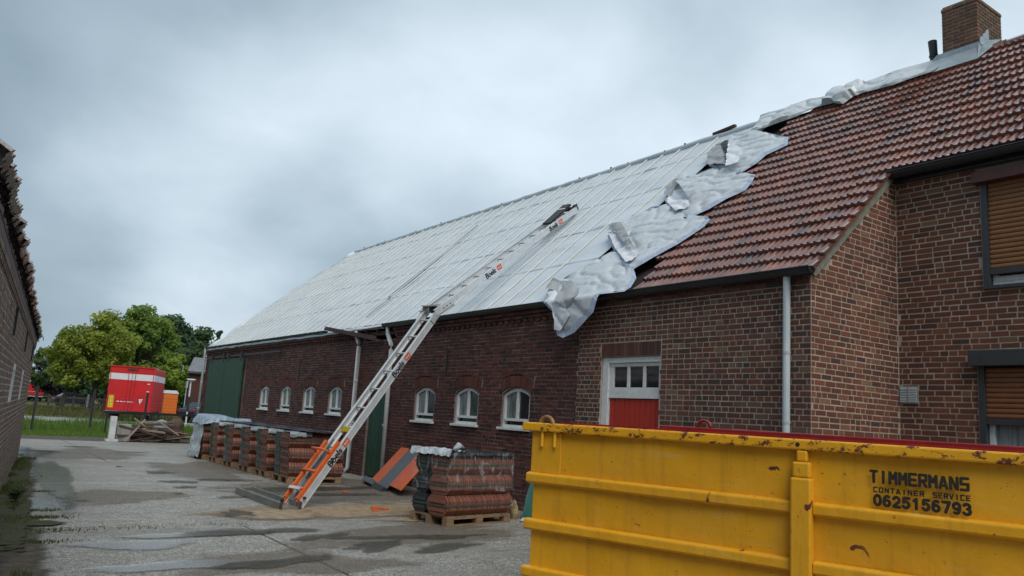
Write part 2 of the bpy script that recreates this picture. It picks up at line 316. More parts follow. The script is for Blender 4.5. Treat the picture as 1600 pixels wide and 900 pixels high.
# ------------------------------------------------------------------ mesh helpers
ORG = {}
def T(o, label=None, cat=None, group=None, kind=None):
    if label: o['label'] = label
    if cat: o['category'] = cat
    if group: o['group'] = group
    if kind: o['kind'] = kind
    return o
def thing(name, loc, label, cat, group=None):
    o = bpy.data.objects.new(name, None); C.objects.link(o); o.location = loc; o.empty_display_size = .2
    ORG[o.name] = V(loc); return T(o, label, cat, group)
class G:
    def __init__(s): s.v = []; s.f = []; s.t = []
    def face(s, pts, t=.5):
        k = len(s.v); s.v += [tuple(p) for p in pts]; s.f.append(tuple(range(k, k + len(pts)))); s.t.append(t); return s
    def hexa(s, p, t=.5, skip=()):
        k = len(s.v); s.v += [tuple(q) for q in p]
        for i, q in enumerate(((0, 3, 2, 1), (4, 5, 6, 7), (0, 1, 5, 4), (1, 2, 6, 5), (2, 3, 7, 6), (3, 0, 4, 7))):
            if i in skip: continue
            s.f.append(tuple(k + j for j in q)); s.t.append(t)
        return s
    def box(s, x0, x1, y0, y1, z0, z1, t=.5):
        return s.hexa([(x0, y0, z0), (x1, y0, z0), (x1, y1, z0), (x0, y1, z0), (x0, y0, z1), (x1, y0, z1), (x1, y1, z1), (x0, y1, z1)], t)
    def obox(s, c, a, b, d, t=.5):
        c, a, b, d = V(c), V(a), V(b), V(d)
        return s.hexa([c - a - b - d, c + a - b - d, c + a + b - d, c - a + b - d, c - a - b + d, c + a - b + d, c + a + b + d, c - a + b + d], t)
    def bar(s, p, q, wd, ht, up=(0, 0, 1), t=.5):
        p, q = V(p), V(q); a = (q - p); l = a.length; a.normalize(); u = V(up); sd = a.cross(u)
        if sd.length < 1e-4: sd = a.cross(V((1, 0, 0)))
        sd.normalize(); u = sd.cross(a).normalized()
        return s.obox((p + q) / 2, a * l / 2, sd * wd / 2, u * ht / 2, t)
    def tube(s, pts, r, n=8, t=.5, cap=True):
        pts = [V(p) for p in pts]; rs = r if isinstance(r, (list, tuple)) else [r] * len(pts); k0 = len(s.v)
        for i, p in enumerate(pts):
            d = (pts[min(i + 1, len(pts) - 1)] - pts[max(i - 1, 0)]).normalized()
            a = d.cross(V((0, 0, 1)));
            if a.length < .05: a = d.cross(V((0, 1, 0)))
            a.normalize(); b = d.cross(a)
            for j in range(n):
                th = 2 * math.pi * j / n; s.v.append(tuple(p + (a * math.cos(th) + b * math.sin(th)) * rs[i]))
        for i in range(len(pts) - 1):
            for j in range(n):
                s.f.append((k0 + i * n + j, k0 + i * n + (j + 1) % n, k0 + (i + 1) * n + (j + 1) % n, k0 + (i + 1) * n + j)); s.t.append(t)
        if cap:
            s.f.append(tuple(k0 + j for j in reversed(range(n)))); s.t.append(t)
            s.f.append(tuple(k0 + (len(pts) - 1) * n + j for j in range(n))); s.t.append(t)
        return s
    def prism(s, poly, vec, t=.5):
        vec = V(vec); k = len(s.v); n = len(poly); s.v += [tuple(V(p)) for p in poly] + [tuple(V(p) + vec) for p in poly]
        s.f.append(tuple(k + j for j in reversed(range(n)))); s.f.append(tuple(k + n + j for j in range(n))); s.t += [t, t]
        for j in range(n):
            s.f.append((k + j, k + (j + 1) % n, k + n + (j + 1) % n, k + n + j)); s.t.append(t)
        return s
    def mesh(s, name, org=V((0, 0, 0)), fix=True):
        m = bpy.data.meshes.new(name); v = np.array(s.v, dtype=float).reshape(-1, 3) - np.array(org)
        m.from_pydata(v.tolist(), [], s.f)
        a = m.attributes.new('tone', 'FLOAT', 'FACE'); a.data.foreach_set('value', np.array(s.t, dtype=np.float32))
        if fix and len(s.f) < 60000:
            b = bmesh.new(); b.from_mesh(m); bmesh.ops.recalc_face_normals(b, faces=b.faces); b.to_mesh(m); b.free()
        return m
    def build(s, name, mat, parent=None, smooth=False, kind=None, label=None, bevel=0, fix=True, base=None):
        org = ORG[parent.name] if parent else V((0, 0, 0))
        loc = None
        if parent is None and base is not None: org = V(base); loc = base
        m = s.mesh(name, org, fix); m.materials.append(mat)
        if smooth: m.polygons.foreach_set('use_smooth', [True] * len(m.polygons))
        o = bpy.data.objects.new(name, m); C.objects.link(o)
        if parent: o.parent = parent; ORG[o.name] = org
        else:
            ORG[o.name] = org
            if loc is not None: o.location = loc
        if bevel:
            bv = o.modifiers.new('bevel', 'BEVEL'); bv.width = bevel; bv.segments = 2; bv.limit_method = 'ANGLE'
        if kind: o['kind'] = kind
        if label: o['label'] = label
        return o
def copy_tree(o, parent=None):
    c = o.copy(); C.objects.link(c); c.parent = parent
    if o.name in ORG: ORG[c.name] = ORG[o.name]
    for ch in list(o.children):
        d = copy_tree(ch, c)
    return c
def gl(fn): return fn()
def sheet(name, pts, z, mat, kind='structure', parent=None):
    g = G(); g.face([(x, y, z) for x, y in pts]); o = g.build(name, mat, parent, kind=kind, fix=False); return o

# ------------------------------------------------------------------ bricks
def brick_rows(u0, u1, z0, z1, ch, bond, openings=(), top=None, joint=.0155, rg=rnd, st=.21, hd=.1):
    res = []; k = 0; z = z0
    while z + ch * .6 < z1:
        za, zb = z, min(z + ch - joint, z1); mid = (za + zb) / 2
        iv = [(u0, u1)]
        for (a, b, c, d) in openings:
            if c < mid < d:
                nv = []
                for (p, q) in iv:
                    if b <= p or a >= q: nv.append((p, q)); continue
                    if a > p: nv.append((p, a))
                    if b < q: nv.append((b, q))
                iv = nv
        u = u0 - rg.random() * .2
        if bond == 'english': u = u0 - (.0 if k % 2 else .055) - (.11 if k % 4 == 2 else 0)
        i = 0
        while u < u1:
            if bond == 'english': ln = st if k % 2 == 0 else hd
            elif bond == 'flemish': ln = st if (i + k) % 2 == 0 else hd
            else: ln = hd if rg.random() < .36 else st
            ua, ub = u, u + ln; u += ln + joint; i += 1
            for (p, q) in iv:
                a, b = max(ua, p + .003), min(ub, q - .003)
                if b - a > .03:
                    if top and (za + zb) / 2 > min(top(a), top(b)) + .02: continue
                    res.append((a, b, za, zb))
        z += ch; k += 1
    return res
BRM = {}
def wall_bricks(parent, O, U, Nn, rects, mat, limit, taken=None, proud=(.0015, .005), tone=None, jit=.0025):
    """rects (u0,u1,z0,z1) on the plane O + u U + z ; the ones that show largest become single bricks, the rest one mesh"""
    O, U, Nn = V(O), V(U).normalized(), V(Nn).normalized(); Z = V((0, 0, 1))
    sc_ = []
    for i, (a, b, c, d) in enumerate(rects):
        p = O + U * ((a + b) / 2) + Z * ((c + d) / 2)
        x, y = proj(p)
        vis = 0 < x < 1600 and 0 < y < 900 and not (x > 822 and y > 660 + .05 * (x - 812))
        if vis:
            p1 = proj(O + U * a + Z * c); p2 = proj(O + U * b + Z * d); ar = abs((p2[0] - p1[0]) * (p2[1] - p1[1]))
        else: ar = 0
        sc_.append((ar, i))
    single = set(i for ar, i in sorted(sc_, reverse=True)[:limit] if ar > 0)
    g = G(); org = ORG[parent.name]; ang = math.atan2(U.y, U.x)
    for i, (a, b, c, d) in enumerate(rects):
        tn = tone(i) if tone else min(1, max(0, rnd.gauss(.5, .24)))
        pr = rnd.uniform(*proud); dz = rnd.uniform(-jit, jit)
        cpt = O + U * ((a + b) / 2) + Z * ((c + d) / 2 + dz)
        if i in single:
            key = (round((b - a) * 100), round((d - c) * 200), round(tn * 9), mat.name)
            if key not in BRM:
                h = G(); l, hh = (b - a) / 2, (d - c) / 2; e_ = .006
                h.hexa([(-l, -.02, -hh), (l, -.02, -hh), (l, .02, -hh), (-l, .02, -hh), (-l, -.02, hh), (l, -.02, hh), (l, .02, hh), (-l, .02, hh)], round(tn * 9) / 9)
                m = h.mesh('brick'); m.materials.append(mat); BRM[key] = m
            o = bpy.data.objects.new('brick', BRM[key]); C.objects.link(o); o.parent = parent
            o.location = cpt + Nn * (pr - .02) - org; o.rotation_euler = (0, rnd.gauss(0, .004), ang)
        else:
            cc = cpt + Nn * (pr - .02)
            g.obox(cc, U * (b - a) / 2, Nn * .02, Z * (d - c) / 2, tn)
    if g.f: g.build('brick', mat, parent, kind='stuff', fix=False)
def wall_sheet(g, O, U, Nn, u0, u1, z0, z1, openings, depth=.16, top=None):
    O, U, Nn = V(O), V(U).normalized(), V(Nn).normalized(); Z = V((0, 0, 1))
    P = lambda u, z, d=0: O + U * u + Z * z - Nn * d
    us = sorted(set([u0, u1] + [x for o in openings for x in o[:2]])); zs = sorted(set([z0, z1] + [x for o in openings for x in o[2:]]))
    for a, b in zip(us, us[1:]):
        for c, d in zip(zs, zs[1:]):
            mu, mz = (a + b) / 2, (c + d) / 2
            if any(o[0] < mu < o[1] and o[2] < mz < o[3] for o in openings): continue
            g.face([P(a, c), P(b, c), P(b, d), P(a, d)])
    for (a, b, c, d) in openings:
        g.face([P(a, c), P(a, d), P(a, d, depth), P(a, c, depth)]); g.face([P(b, c), P(b, c, depth), P(b, d, depth), P(b, d)])
        g.face([P(a, d), P(b, d), P(b, d, depth), P(a, d, depth)]); g.face([P(a, c), P(a, c, depth), P(b, c, depth), P(b, c)])
    return g

# ------------------------------------------------------------------ ground
g = G()
for i in range(24):
    a0, a1 = 2 * math.pi * i / 24, 2 * math.pi * (i + 1) / 24
    g.face([(0, 0, -.06), (1500 * math.cos(a0), 1500 * math.sin(a0), -.06), (1500 * math.cos(a1), 1500 * math.sin(a1), -.06)])
g.build('ground', m_turf, kind='structure', fix=False)
yard = G().box(-2.2, 22, -9, 30.7, -.3, -.02).build('yard', m_joint, kind='structure')
xs = [-2.2, 3.5, 9.3]; rows = {0: [-8.9, -2, 4.4, 10.93, 16.6, 23.4, 30.6], 1: [-8.9, -2.2, 4.2, 10.85, 21.9, 30.6]}
for k in (0, 1):
    for a, b in zip(rows[k], rows[k][1:]):
        j = .011
        sk = .12 if k == 0 else .2
        x0, x1 = xs[k] + j, xs[k + 1] - j
        h = rnd.uniform(-.004, .003)
        g = G()
        q = lambda x, y, z: (x + rnd.uniform(-.012, .012), y + sk * (x - xs[k]) / 5.7 * (1 if a > 0 else .4) + rnd.uniform(-.01, .01), z)
        lo = [q(x0, a + j, 0), q(x1, a + j, 0), q(x1, b - j, 0), q(x0, b - j, 0)]
        g.hexa([(x, y, -.12) for x, y, z in lo] + [(x, y, h) for x, y, z in lo])
        g.build('concrete_slab', m_slab, yard, fix=False, bevel=.008)
def blob(name, cx, cy, rx, ry, z, mat, seed, n=28, rot=0, parent=None, rough=.35, rings=5):
    r_ = random.Random(seed); ph = [r_.uniform(0, 6.28) for _ in range(5)]
    vs, rim, fs = [(cx, cy, z)], [1.0], []
    for k in range(1, rings + 1):
        for i in range(n):
            a = 2 * math.pi * i / n
            q = (1 + rough * (.5 * math.sin(2 * a + ph[0]) + .35 * math.sin(3 * a + ph[1]) + .3 * math.sin(5 * a + ph[2]))) * k / rings
            x, y = rx * q * math.cos(a), ry * q * math.sin(a)
            vs.append((cx + x * math.cos(rot) - y * math.sin(rot), cy + x * math.sin(rot) + y * math.cos(rot), z)); rim.append(1 - k / rings)
    for i in range(n):
        fs.append((0, 1 + i, 1 + (i + 1) % n))
        for k in range(rings - 1):
            a, b = 1 + k * n + i, 1 + k * n + (i + 1) % n; fs.append((a, a + n, b + n, b))
    m = bpy.data.meshes.new(name); m.from_pydata(vs, [], fs); at_ = m.attributes.new('rim', 'FLOAT', 'POINT'); at_.data.foreach_set('value', rim); m.materials.append(mat)
    o = bpy.data.objects.new(name, m); C.objects.link(o); o['kind'] = 'structure'; return o
for i, (x, y, rx, ry) in enumerate([(6.3, 14.6, 2.6, 2.4), (5.4, 9.6, 2.2, 1.3), (7.4, 17, 1.5, 2.2), (5.2, 19.5, 1.6, 3.5), (3.4, 24, 2, 3), (2.6, 14.2, 1.5, 1.2), (3.2, 8.2, 1.6, .9)]): blob('brown_wash', x, y, rx, ry, .0075 + .0002 * i, m_brownwash, 120 + i)
blob('sand_patch', 5.7, 12.05, 2.9, 1.0, .009, m_sandS, 5, rot=.06, rough=.12)
blob('sand_patch', 4.2, 11.8, 1.0, .75, .0125, m_sandS, 6, rough=.15)
blob('sand_patch', 6.9, 10.9, 1.6, .35, .0125, m_sandS, 8, rough=.2)
for i, (x, y, rx, ry, rt_) in enumerate([(1.95, 17.5, .45, 5.6, -.085), (1.95, 24.2, .7, 3.2, -.1), (1.9, 9.6, .9, .4, 0), (2.9, 10.2, 1.2, .32, .05), (1.5, 13.4, .4, 1.6, -.08), (2.2, 8.3, 1.2, .35, 0)]):
    blob('puddle', x, y, rx, ry, .016, m_puddle, 40 + i, rot=rt_)
for i, (x, y, rx, ry, rt_) in enumerate([(4.05, 18.6, .42, .40, 0), (4.0, 16.6, .48, .35, 0), (3.9, 15.6, .3, .28, 0), (3.05, 10.2, .72, .36, .1), (3.9, 10.25, .75, .25, -.1), (4.1, 9.7, .7, .2, .5), (5.0, 9.45, .9, .25, 0), (4.5, 8.9, .8, .3, .6), (5.7, 9.3, .8, .2, 0), (4.3, 14.0, .35, .24, 0), (1.9, 13.6, .17, .14, 0), (5.0, 17.0, .9, .3, 0), (5.3, 8.6, .7, .3, .3), (2.4, 24.6, .7, .4, 0), (3.6, 27, .8, .4, 0), (4.7, 25, .6, .3, 0), (5.6, 15.2, 1.4, .5, .1), (6.8, 15.4, 1.6, .5, .1), (6.2, 14.3, 1.3, .35, 0), (3.75, 11.9, .3, .5, 0), (3.0, 8.2, .9, .3, .2)]):
    blob('wet_stain', x, y, rx, ry, .0125 + .0004 * i, m_mud, 70 + i, rot=rt_, rough=.4)
blob('shed_soil_strip', 1.15, 15.4, .42, 9.5, .007, m_soilS, 15, rot=-.097, rough=.05)
blob('moss_patch', .98, 12.3, .26, 3.5, .0195, m_moss, 17, rot=-.09, rough=.2)
blob('moss_patch', 1.1, 11.3, .45, .3, .020, m_moss, 18, rough=.3)
blob('moss_patch', 1.42, 17.5, .2, 4.5, .0195, m_moss, 19, rot=-.095, rough=.2)
blob('shed_soil_strip', .55, 8, .5, 6, .0065, m_soilS, 16, rot=-.097, rough=.05)
sheet('soil_strip', [(-4, 30.4), (1.8, 30.75), (3.3, 30.6), (5.0, 30.9), (12, 30.7), (12, 34.0), (6, 33.6), (3.4, 33.4), (1, 33.6), (-4, 33.5)], -.004, m_soil)
sheet('gravel_road', [(-60, 47.5), (140, 49.5), (140, 59), (-60, 57.5)], -.03, m_road)
# ------------------------------------------------------------------ farmhouse
WX, CY, W2 = 8.70, 5.87, 10.73             # front wall plane, corner, wing wall plane
EX, EZ, SL = 8.66, 3.672, .914             # eave of the roof plane and its slope
AL = math.atan(SL); CA, SA = math.cos(AL), math.sin(AL); VR = (13.7 - EX) / CA
RN = V((-SA, 0, CA)); RV = V((CA, 0, SA))
def rp(y, v, h=0.0):
    return V((EX, y, EZ)) + RV * v + RN * h
BY0 = 10.33                                 # where the old barn brickwork starts
house = thing('farmhouse', (10, 4, 0), 'lived-in brick farmhouse under dark red tiles with roller shutters beside the stripped barn roof', 'house')
A_DOOR = (8.43, 9.74, 0, 2.68)
ops_h = [A_DOOR]
g = G()
wall_sheet(g, (WX, 0, 0), (0, 1, 0), (-1, 0, 0), CY, BY0, 0, 3.72, ops_h)
gz = lambda x: EZ - .02 + SL * (x - EX)
g.face([(WX, CY, 0), (W2, CY, 0), (W2, CY, gz(W2)), (WX, CY, gz(WX))])
win_u = (2.2, 4.71, 3.62, 5.07); win_l = (2.2, 4.82, .95, 2.66)
wall_sheet(g, (W2, 0, 0), (0, 1, 0), (-1, 0, 0), -4, CY, 0, gz(W2), [win_u, win_l])
g.face([(W2, -4, 0), (18.7, -4, 0), (18.7, -4, 3.7), (13.7, -4, gz(13.7)), (W2, -4, gz(W2))])
g.face([(18.7, -4, 0), (18.7, BY0, 0), (18.7, BY0, 3.7), (18.7, -4, 3.7)])
g.build('wall', m_mortar, house, fix=False)
rr = random.Random(3)
rects = brick_rows(CY + .005, BY0, 0.9, 3.5, .075, 'english', [A_DOOR, (8.40, 9.77, 2.68, 2.92)], rg=rr)
wall_bricks(house, (WX, 0, 0), (0, 1, 0), (-1, 0, 0), rects, m_bdark, 150)
rects = brick_rows(WX + .004, W2 - .01, 0.9, 5.4, .075, 'mix', joint=.0175, top=lambda x: gz(x) - .10, rg=rr)
wall_bricks(house, (0, CY, 0), (1, 0, 0), (0, -1, 0), rects, m_bhouse, 75)
rects = brick_rows(2.0, CY - .01, 0.9, 5.35, .075, 'mix', joint=.0175, openings=[(2.0, win_u[1] + .02, win_u[2], 5.3), (2.0, win_l[1] + .02, .9, win_l[3]), (2.0, 4.95, 2.6, 2.86)], rg=rr)
wall_bricks(house, (W2, 0, 0), (0, 1, 0), (-1, 0, 0), rects, m_bhouse, 75)
# soldier course over the door, corbel rows under the gutter
g = G()
y = 8.42
while y < 9.74:
    g.box(WX - .012, WX + .03, y, y + .062, 2.69, 2.90, min(1, max(0, rnd.gauss(.5, .2)))); y += .0735
g.build('door_lintel', m_bdark, house, fix=False)
g = G(); y = CY + .01
while y < BY0 - .1:
    g.box(WX - .022, WX + .03, y, y + .2, 3.52, 3.575, rnd.random()); g.box(WX - .034, WX + .03, y - .1 if y > CY + .1 else y, y + .098, 3.588, 3.645, rnd.random()); y += .212
g.build('corbel_course', m_bdark, house, fix=False)
# door
dr = G().box(WX + .10, WX + .15, 8.45, 9.60, 0, 2.02).build('door', m_red, house, label='red plank door under a white three-pane light')
for k in range(10):
    G().box(WX + .082 + rnd.uniform(0, .003), WX + .101, 8.46 + k * .114, 8.46 + k * .114 + .106, .05, 2.02).build('plank', m_red, dr, bevel=.006)
fr = G().box(WX + .03, WX + .15, 9.60, 9.735, 0, 2.675).box(WX + .03, WX + .15, 8.44, 9.598, 2.59, 2.675).box(WX + .055, WX + .14, 8.44, 9.598, 2.03, 2.15).box(WX + .03, WX + .15, 8.435, 8.455, 0, 2.589)
for z0, z1 in ((2.152, 2.2), (2.53, 2.588)): fr.box(WX + .068, WX + .13, 8.457, 9.597, z0, z1)
for yy in (8.46, 8.80, 9.15, 9.51): fr.box(WX + .070, WX + .128, yy, yy + (.055 if yy < 9.4 else .085), 2.201, 2.529)
fro = fr.build('fanlight_frame', m_white, house, bevel=.004)
for yy in (8.515, 8.855, 9.205): G().box(WX + .095, WX + .105, yy, yy + .3, 2.201, 2.529).build('pane', m_glass, fro)
G().box(WX + .16, WX + .17, 8.4, 9.8, 0, 2.7).build('door_backing', m_dirtdark, house)
# wing windows
def shutter_window(y0, y1, z0, z1, zs, box, slatm, boxm, side):
    f = G()
    f.box(W2 - .035, W2 + .09, y1 - .075, y1, z0 + .002, z1)                      # left guide
    f.box(W2 - .03, W2 + .09, y0, y0 + .07, z0 + .002, z1)
    f.box(W2 - .02, W2 + .06, y0 + .071, y1 - .076, zs - .075, zs - .002)         # bottom rail of the shutter
    f.box(W2 - .06, W2 + .1, y0, y1 + .01, z0 - .045, z0)                         # sill
    s = f.build('shutter', m_anth, house, bevel=.004, label=side)
    n = int((z1 - zs) / .064)
    for k in range(n):
        zz_ = zs + k * .064
        h = G(); prof = [(0, 0), (-.010, .012), (-.014, .03), (-.010, .05), (0, .06)]
        h.prism([(W2 + .012 + a, y0 + .072, zz_ + b) for a, b in prof], (0, y1 - y0 - .149, 0)); h.build('slat', slatm, s, fix=True)
    G().box(W2 - .14, W2 + .05, y0 - .1, y1 + .07, z1 - .02, z1 + box).build('shutter_box', boxm, s, bevel=.006)
    wf = G().box(W2 + .05, W2 + .1, y1 - .14, y1 - .077, z0 + .005, zs - .05).box(W2 + .05, W2 + .1, y0 + .075, y1 - .141, z0 + .005, z0 + .055).build('window', m_white, house, bevel=.004)
    G().box(W2 + .10, W2 + .108, y0 + .07, y1 - .08, z0, zs).build('pane', m_glass if z0 > 3 else m_cur, wf)
    if z0 > 3: G().box(W2 + .052, W2 + .099, y0 + .075, y1 - .142, z0 + .057, z0 + .13).build('pane_bar', m_white, wf, bevel=.004)
shutter_window(win_u[0], win_u[1], win_u[2] + .03, 5.03, 3.87, .13, m_slat, m_brownbox, 'upper tan roller shutter under a red brown box')
shutter_window(win_l[0], win_l[1], win_l[2], 2.64, 1.97, .18, m_slat2, m_anth, 'lower rust roller shutter with curtain showing below it')
v = G().box(W2 - .02, W2 + .0, 5.60, 5.86, 2.13, 2.37)
vo = v.build('wall_vent', m_grayc, house, bevel=.004)
for k in range(9): G().obox((W2 - .024, 5.73, 2.16 + k * .0225), (.006, 0, .005), (0, .115, 0), (-.001, 0, .004)).build('slat', m_pipe_l, vo)
G().box(W2 - .034, W2 - .02, 5.722, 5.738, 2.145, 2.355).build('vent_bar', m_grayc, vo)
# verge
g = G(); g.prism([(WX - .03, CY - .035, gz(WX - .03) - .02), (W2, CY - .035, gz(W2) - .02), (W2, CY - .035, gz(W2) - .16), (WX + .05, CY - .035, gz(WX + .05) - .13)], (0, .06, 0))
g.build('verge_board', m_conc_v, house)
def gutter(y0, y1, x, z, parent, r=.075):
    g = G(); n = 8
    for i in range(n):
        a0, a1 = math.pi + math.pi * i / n, math.pi + math.pi * (i + 1) / n
        p = lambda a, rr_, y_: (x + rr_ * math.cos(a), y_, z + rr_ * math.sin(a) * 1.1)
        g.hexa([p(a0, r, y0), p(a1, r, y0), p(a1, r, y1), p(a0, r, y1), p(a0, r - .012, y0), p(a1, r - .012, y0), p(a1, r - .012, y1), p(a0, r - .012, y1)])
    g.tube([(x - r, y0, z), (x - r, y1, z)], .012, 6)
    for ye in (y0, y1):
        g.face([(x + r * math.cos(math.pi + math.pi * i / n), ye, z + r * 1.1 * math.sin(math.pi + math.pi * i / n)) for i in range(n + 1)])
    return g.build('gutter', m_gut, parent)
gutter(5.80, BY0, WX - .10, 3.70, house, .085)
gutter(-4, 5.92, W2 - .20, 5.375, house, .085)
G().box(W2 - .10, W2 - .03, -4, 5.84, 5.24, 5.40).build('fascia', m_gut, house)
G().box(WX - .03, WX - .002, CY + .01, BY0, 3.645, 3.70).build('fascia', m_gut, house)
g = G(); g.tube([(WX - .08, 6.17, 3.62), (WX - .08, 6.17, .05)], .046, 12); dp = g.build('downpipe', m_pipe_l, house, smooth=False, label='pale blue grey downpipe on the house corner')
for z_ in (2.62, 1.75):
    G().tube([(WX - .08, 6.17, z_), (WX - .08, 6.17, z_ + .035)], .051, 12).build('pipe_clip', m_pipe, dp)
# roof deck + tiles
g = G()
g.face([rp(5.84, .0, -.06), rp(BY0, .0, -.06), rp(BY0, VR, -.06), rp(5.84, VR, -.06)])
vw = (10.52 - EX) / CA
g.face([rp(-4.2, vw, -.06), rp(5.84, vw, -.06), rp(5.84, VR, -.06), rp(-4.2, VR, -.06)])
g.face([rp(-4.2, VR, -.06), rp(BY0, VR, -.06), (18.9, BY0, 3.6), (18.9, -4.2, 3.6)])
g.build('roof', m_dirtdark, house, fix=False)
PROF = [(0, .002), (.05, .024), (.18, .030), (.27, .006), (.46, .002), (.53, .022), (.67, .026), (.76, .005), (1.02, .002)]
def tile_geo(g, org, wd, ln, tn):
    """one ridged clay tile: org = function(u,v,h)->point"""
    k = len(g.v); n = len(PROF)
    for (u, h) in PROF: g.v.append(tuple(org(u * wd, 0, h + .070)))
    for (u, h) in PROF: g.v.append(tuple(org(u * wd, ln, h + .010)))
    for (u, h) in PROF: g.v.append(tuple(org(u * wd, .004, h + .014)))
    for i in range(n - 1):
        g.f.append((k + i, k + i + 1, k + n + i + 1, k + n + i)); g.f.append((k + 2 * n + i, k + 2 * n + i + 1, k + i + 1, k + i)); g.t += [tn, tn]
    g.f.append((k + n - 1, k + 2 * n + n - 1, k + n + n - 1)); g.t.append(tn)
TW, TE = .2, .318
tmesh = []
for q in range(12):
    h = G(); tile_geo(h, lambda u, v_, hh: V((u, v_, hh)), TW, TE + .05, q / 11); m = h.mesh('roof_tile', fix=False); m.materials.append(m_tile); tmesh.append(m)
tiles = []
nrow = int(VR / TE) + 1
end = [8.98 + rnd.choice([0, 0, .2, .2, .4]) for _ in range(nrow)]
for r_ in range(nrow):
    v_ = -.03 + r_ * TE
    y_end = end[r_]
    start = 5.80 if v_ < vw - .2 else -4.2
    k = 0; y_ = y_end
    while y_ > start + .05:
        tiles.append((y_, v_)); y_ -= TW
def tile_px(y_, v_):
    a = proj(rp(y_, v_, .03)); b = proj(rp(y_ - TW, v_, .03)); c = proj(rp(y_, v_ + TE, .03))
    if not (0 < a[0] < 1600 and 0 < a[1] < 900): return 0
    return abs((b[0] - a[0]) * (c[1] - a[1]) - (b[1] - a[1]) * (c[0] - a[0]))
order = sorted(range(len(tiles)), key=lambda i: -tile_px(*tiles[i]))
single = set(order[:300])
base_rot = Matrix((( 0, CA, -SA), (-1, 0, 0), (0, SA, CA))).to_4x4()      # local x -> -y, local y -> up the slope, local z -> normal
gs = G()
for i, (y_, v_) in enumerate(tiles):
    tn = min(1, max(0, rnd.gauss(.45, .23)))
    if rnd.random() < .015: tn = 1
    dv_, dh, yaw = rnd.uniform(-.008, .008), rnd.uniform(-.003, .006), rnd.gauss(0, .008)
    if i in single:
        o = bpy.data.objects.new('roof_tile', tmesh[round(tn * 11)]); C.objects.link(o); o.parent = house
        o.matrix_local = Matrix.Translation(rp(y_, v_ + dv_, dh) - ORG[house.name]) @ base_rot @ Matrix.Rotation(yaw, 4, 'Z')
    else:
        tile_geo(gs, lambda u, q, hh, y0=y_, v0=v_ + dv_, d=dh: rp(y0 - u, v0 + q, hh + d), TW, TE + .05, tn)
gs.build('roof_tile', m_tile, house, kind='stuff', fix=False)
g = G(); y_ = -4.1
while y_ < 5.6:                                            # ridge tiles to the right of the chimney
    rr_ = .12; k = 6; pts = []
    for i in range(k):
        a0, a1 = math.pi * i / k, math.pi * (i + 1) / k
        P = lambda a, yy, s_: (13.7 - rr_ * s_ * math.cos(a), yy, EZ + SL * (13.7 - EX) - .02 + rr_ * s_ * math.sin(a))
        g.face([P(a0, y_, 1.08), P(a1, y_, 1.08), P(a1, y_ + .4, .95), P(a0, y_ + .4, .95)], rnd.random())
    y_ += .37
g.build('ridge_tiles', m_tile, house, kind='stuff', fix=False)
# chimney
CX0, CX1, CB0, CB1, CT = 13.58, 14.5, 5.93, 6.52, 9.33
ch = G().box(CX0 + .012, CX1 - .012, CB0 + .012, CB1 - .012, 7.4, CT - .02).build('chimney', m_mortar, house)
gb = G()
def cbr(p0, U, ln, Nn):
    z = 7.45; k = 0
    while z < CT - .05:
        pr = .0
        if z > CT - .16: pr = .012
        u = 0 if k % 2 else -.11
        while u < ln - .02:
            a, b = max(u, 0), min(u + .2, ln); 
            if b - a > .03: gb.obox(V(p0) + V(U) * (a + b) / 2 + V((0, 0, z + .028)) + V(Nn) * (pr - .012), V(U) * (b - a - .012) / 2, V(Nn) * .014, (0, 0, .0265), rnd.random())
            u += .21
        z += .066; k += 1
cbr((CX0, CB0, 0), (0, 1, 0), CB1 - CB0, (-1, 0, 0)); cbr((CX0, CB0, 0), (1, 0, 0), CX1 - CX0, (0, -1, 0)); cbr((CX0, CB1, 0), (1, 0, 0), CX1 - CX0, (0, 1, 0))
gb.build('brick', m_bchim, ch, kind='stuff', fix=False)
g = G().box(CX0 + .01, CX1 - .01, CB0 + .01, CB1 - .01, CT - .019, CT - .002); g.build('chimney_cap', m_bchim, ch, bevel=.01)
def zr(x): return EZ + SL * (x - EX) + .125
fl = G()
fl.face([(CX0 - .30, CB0 - .12, zr(CX0 - .30)), (CX0 - .30, CB1 + .25, zr(CX0 - .30)), (CX0 - .02, CB1 + .2, zr(CX0) + .06), (CX0 - .02, CB0 - .1, zr(CX0) + .06)])
fl.face([(CX0 - .02, CB0 - .1, zr(CX0) + .06), (CX0 - .02, CB1 + .2, zr(CX0) + .06), (CX0 - .015, CB1 + .1, zr(CX0) + .16), (CX0 - .015, CB0 - .02, zr(CX0) + .16)])
fl.face([(CX0 - .30, CB0 - .12, zr(CX0 - .30)), (CX0 - .02, CB0 - .02, zr(CX0) + .12), (13.75, CB0 - .02, zr(13.72) + .12), (13.75, CB0 - .30, zr(13.72) + .03)])
fl.build('flashing', m_lead, ch, fix=False)
for k in range(3):
    x_ = CX0 + .02 + k * .11
    G().prism([(x_, CB0 - .028, zr(x_) + .02), (x_ + .13, CB0 - .028, zr(x_ + .13)), (x_ + .10, CB0 - .03, zr(x_ + .1) + .2), (x_, CB0 - .03, zr(x_) + .22)], (0, .012, 0)).build('flashing_step', m_lead, ch)
g = G(); vx, vy = 13.95, 6.85
g.tube([(vx, vy, 8.0), (vx - .02, vy, 8.62)], .066, 10); g.tube([(vx - .02, vy, 8.62), (vx - .022, vy, 8.66)], .08, 10); g.tube([(vx - .022, vy, 8.67), (vx - .035, vy + .01, 8.93)], [.07, .078], 10)
g.build('vent_pipe', m_anth, house)

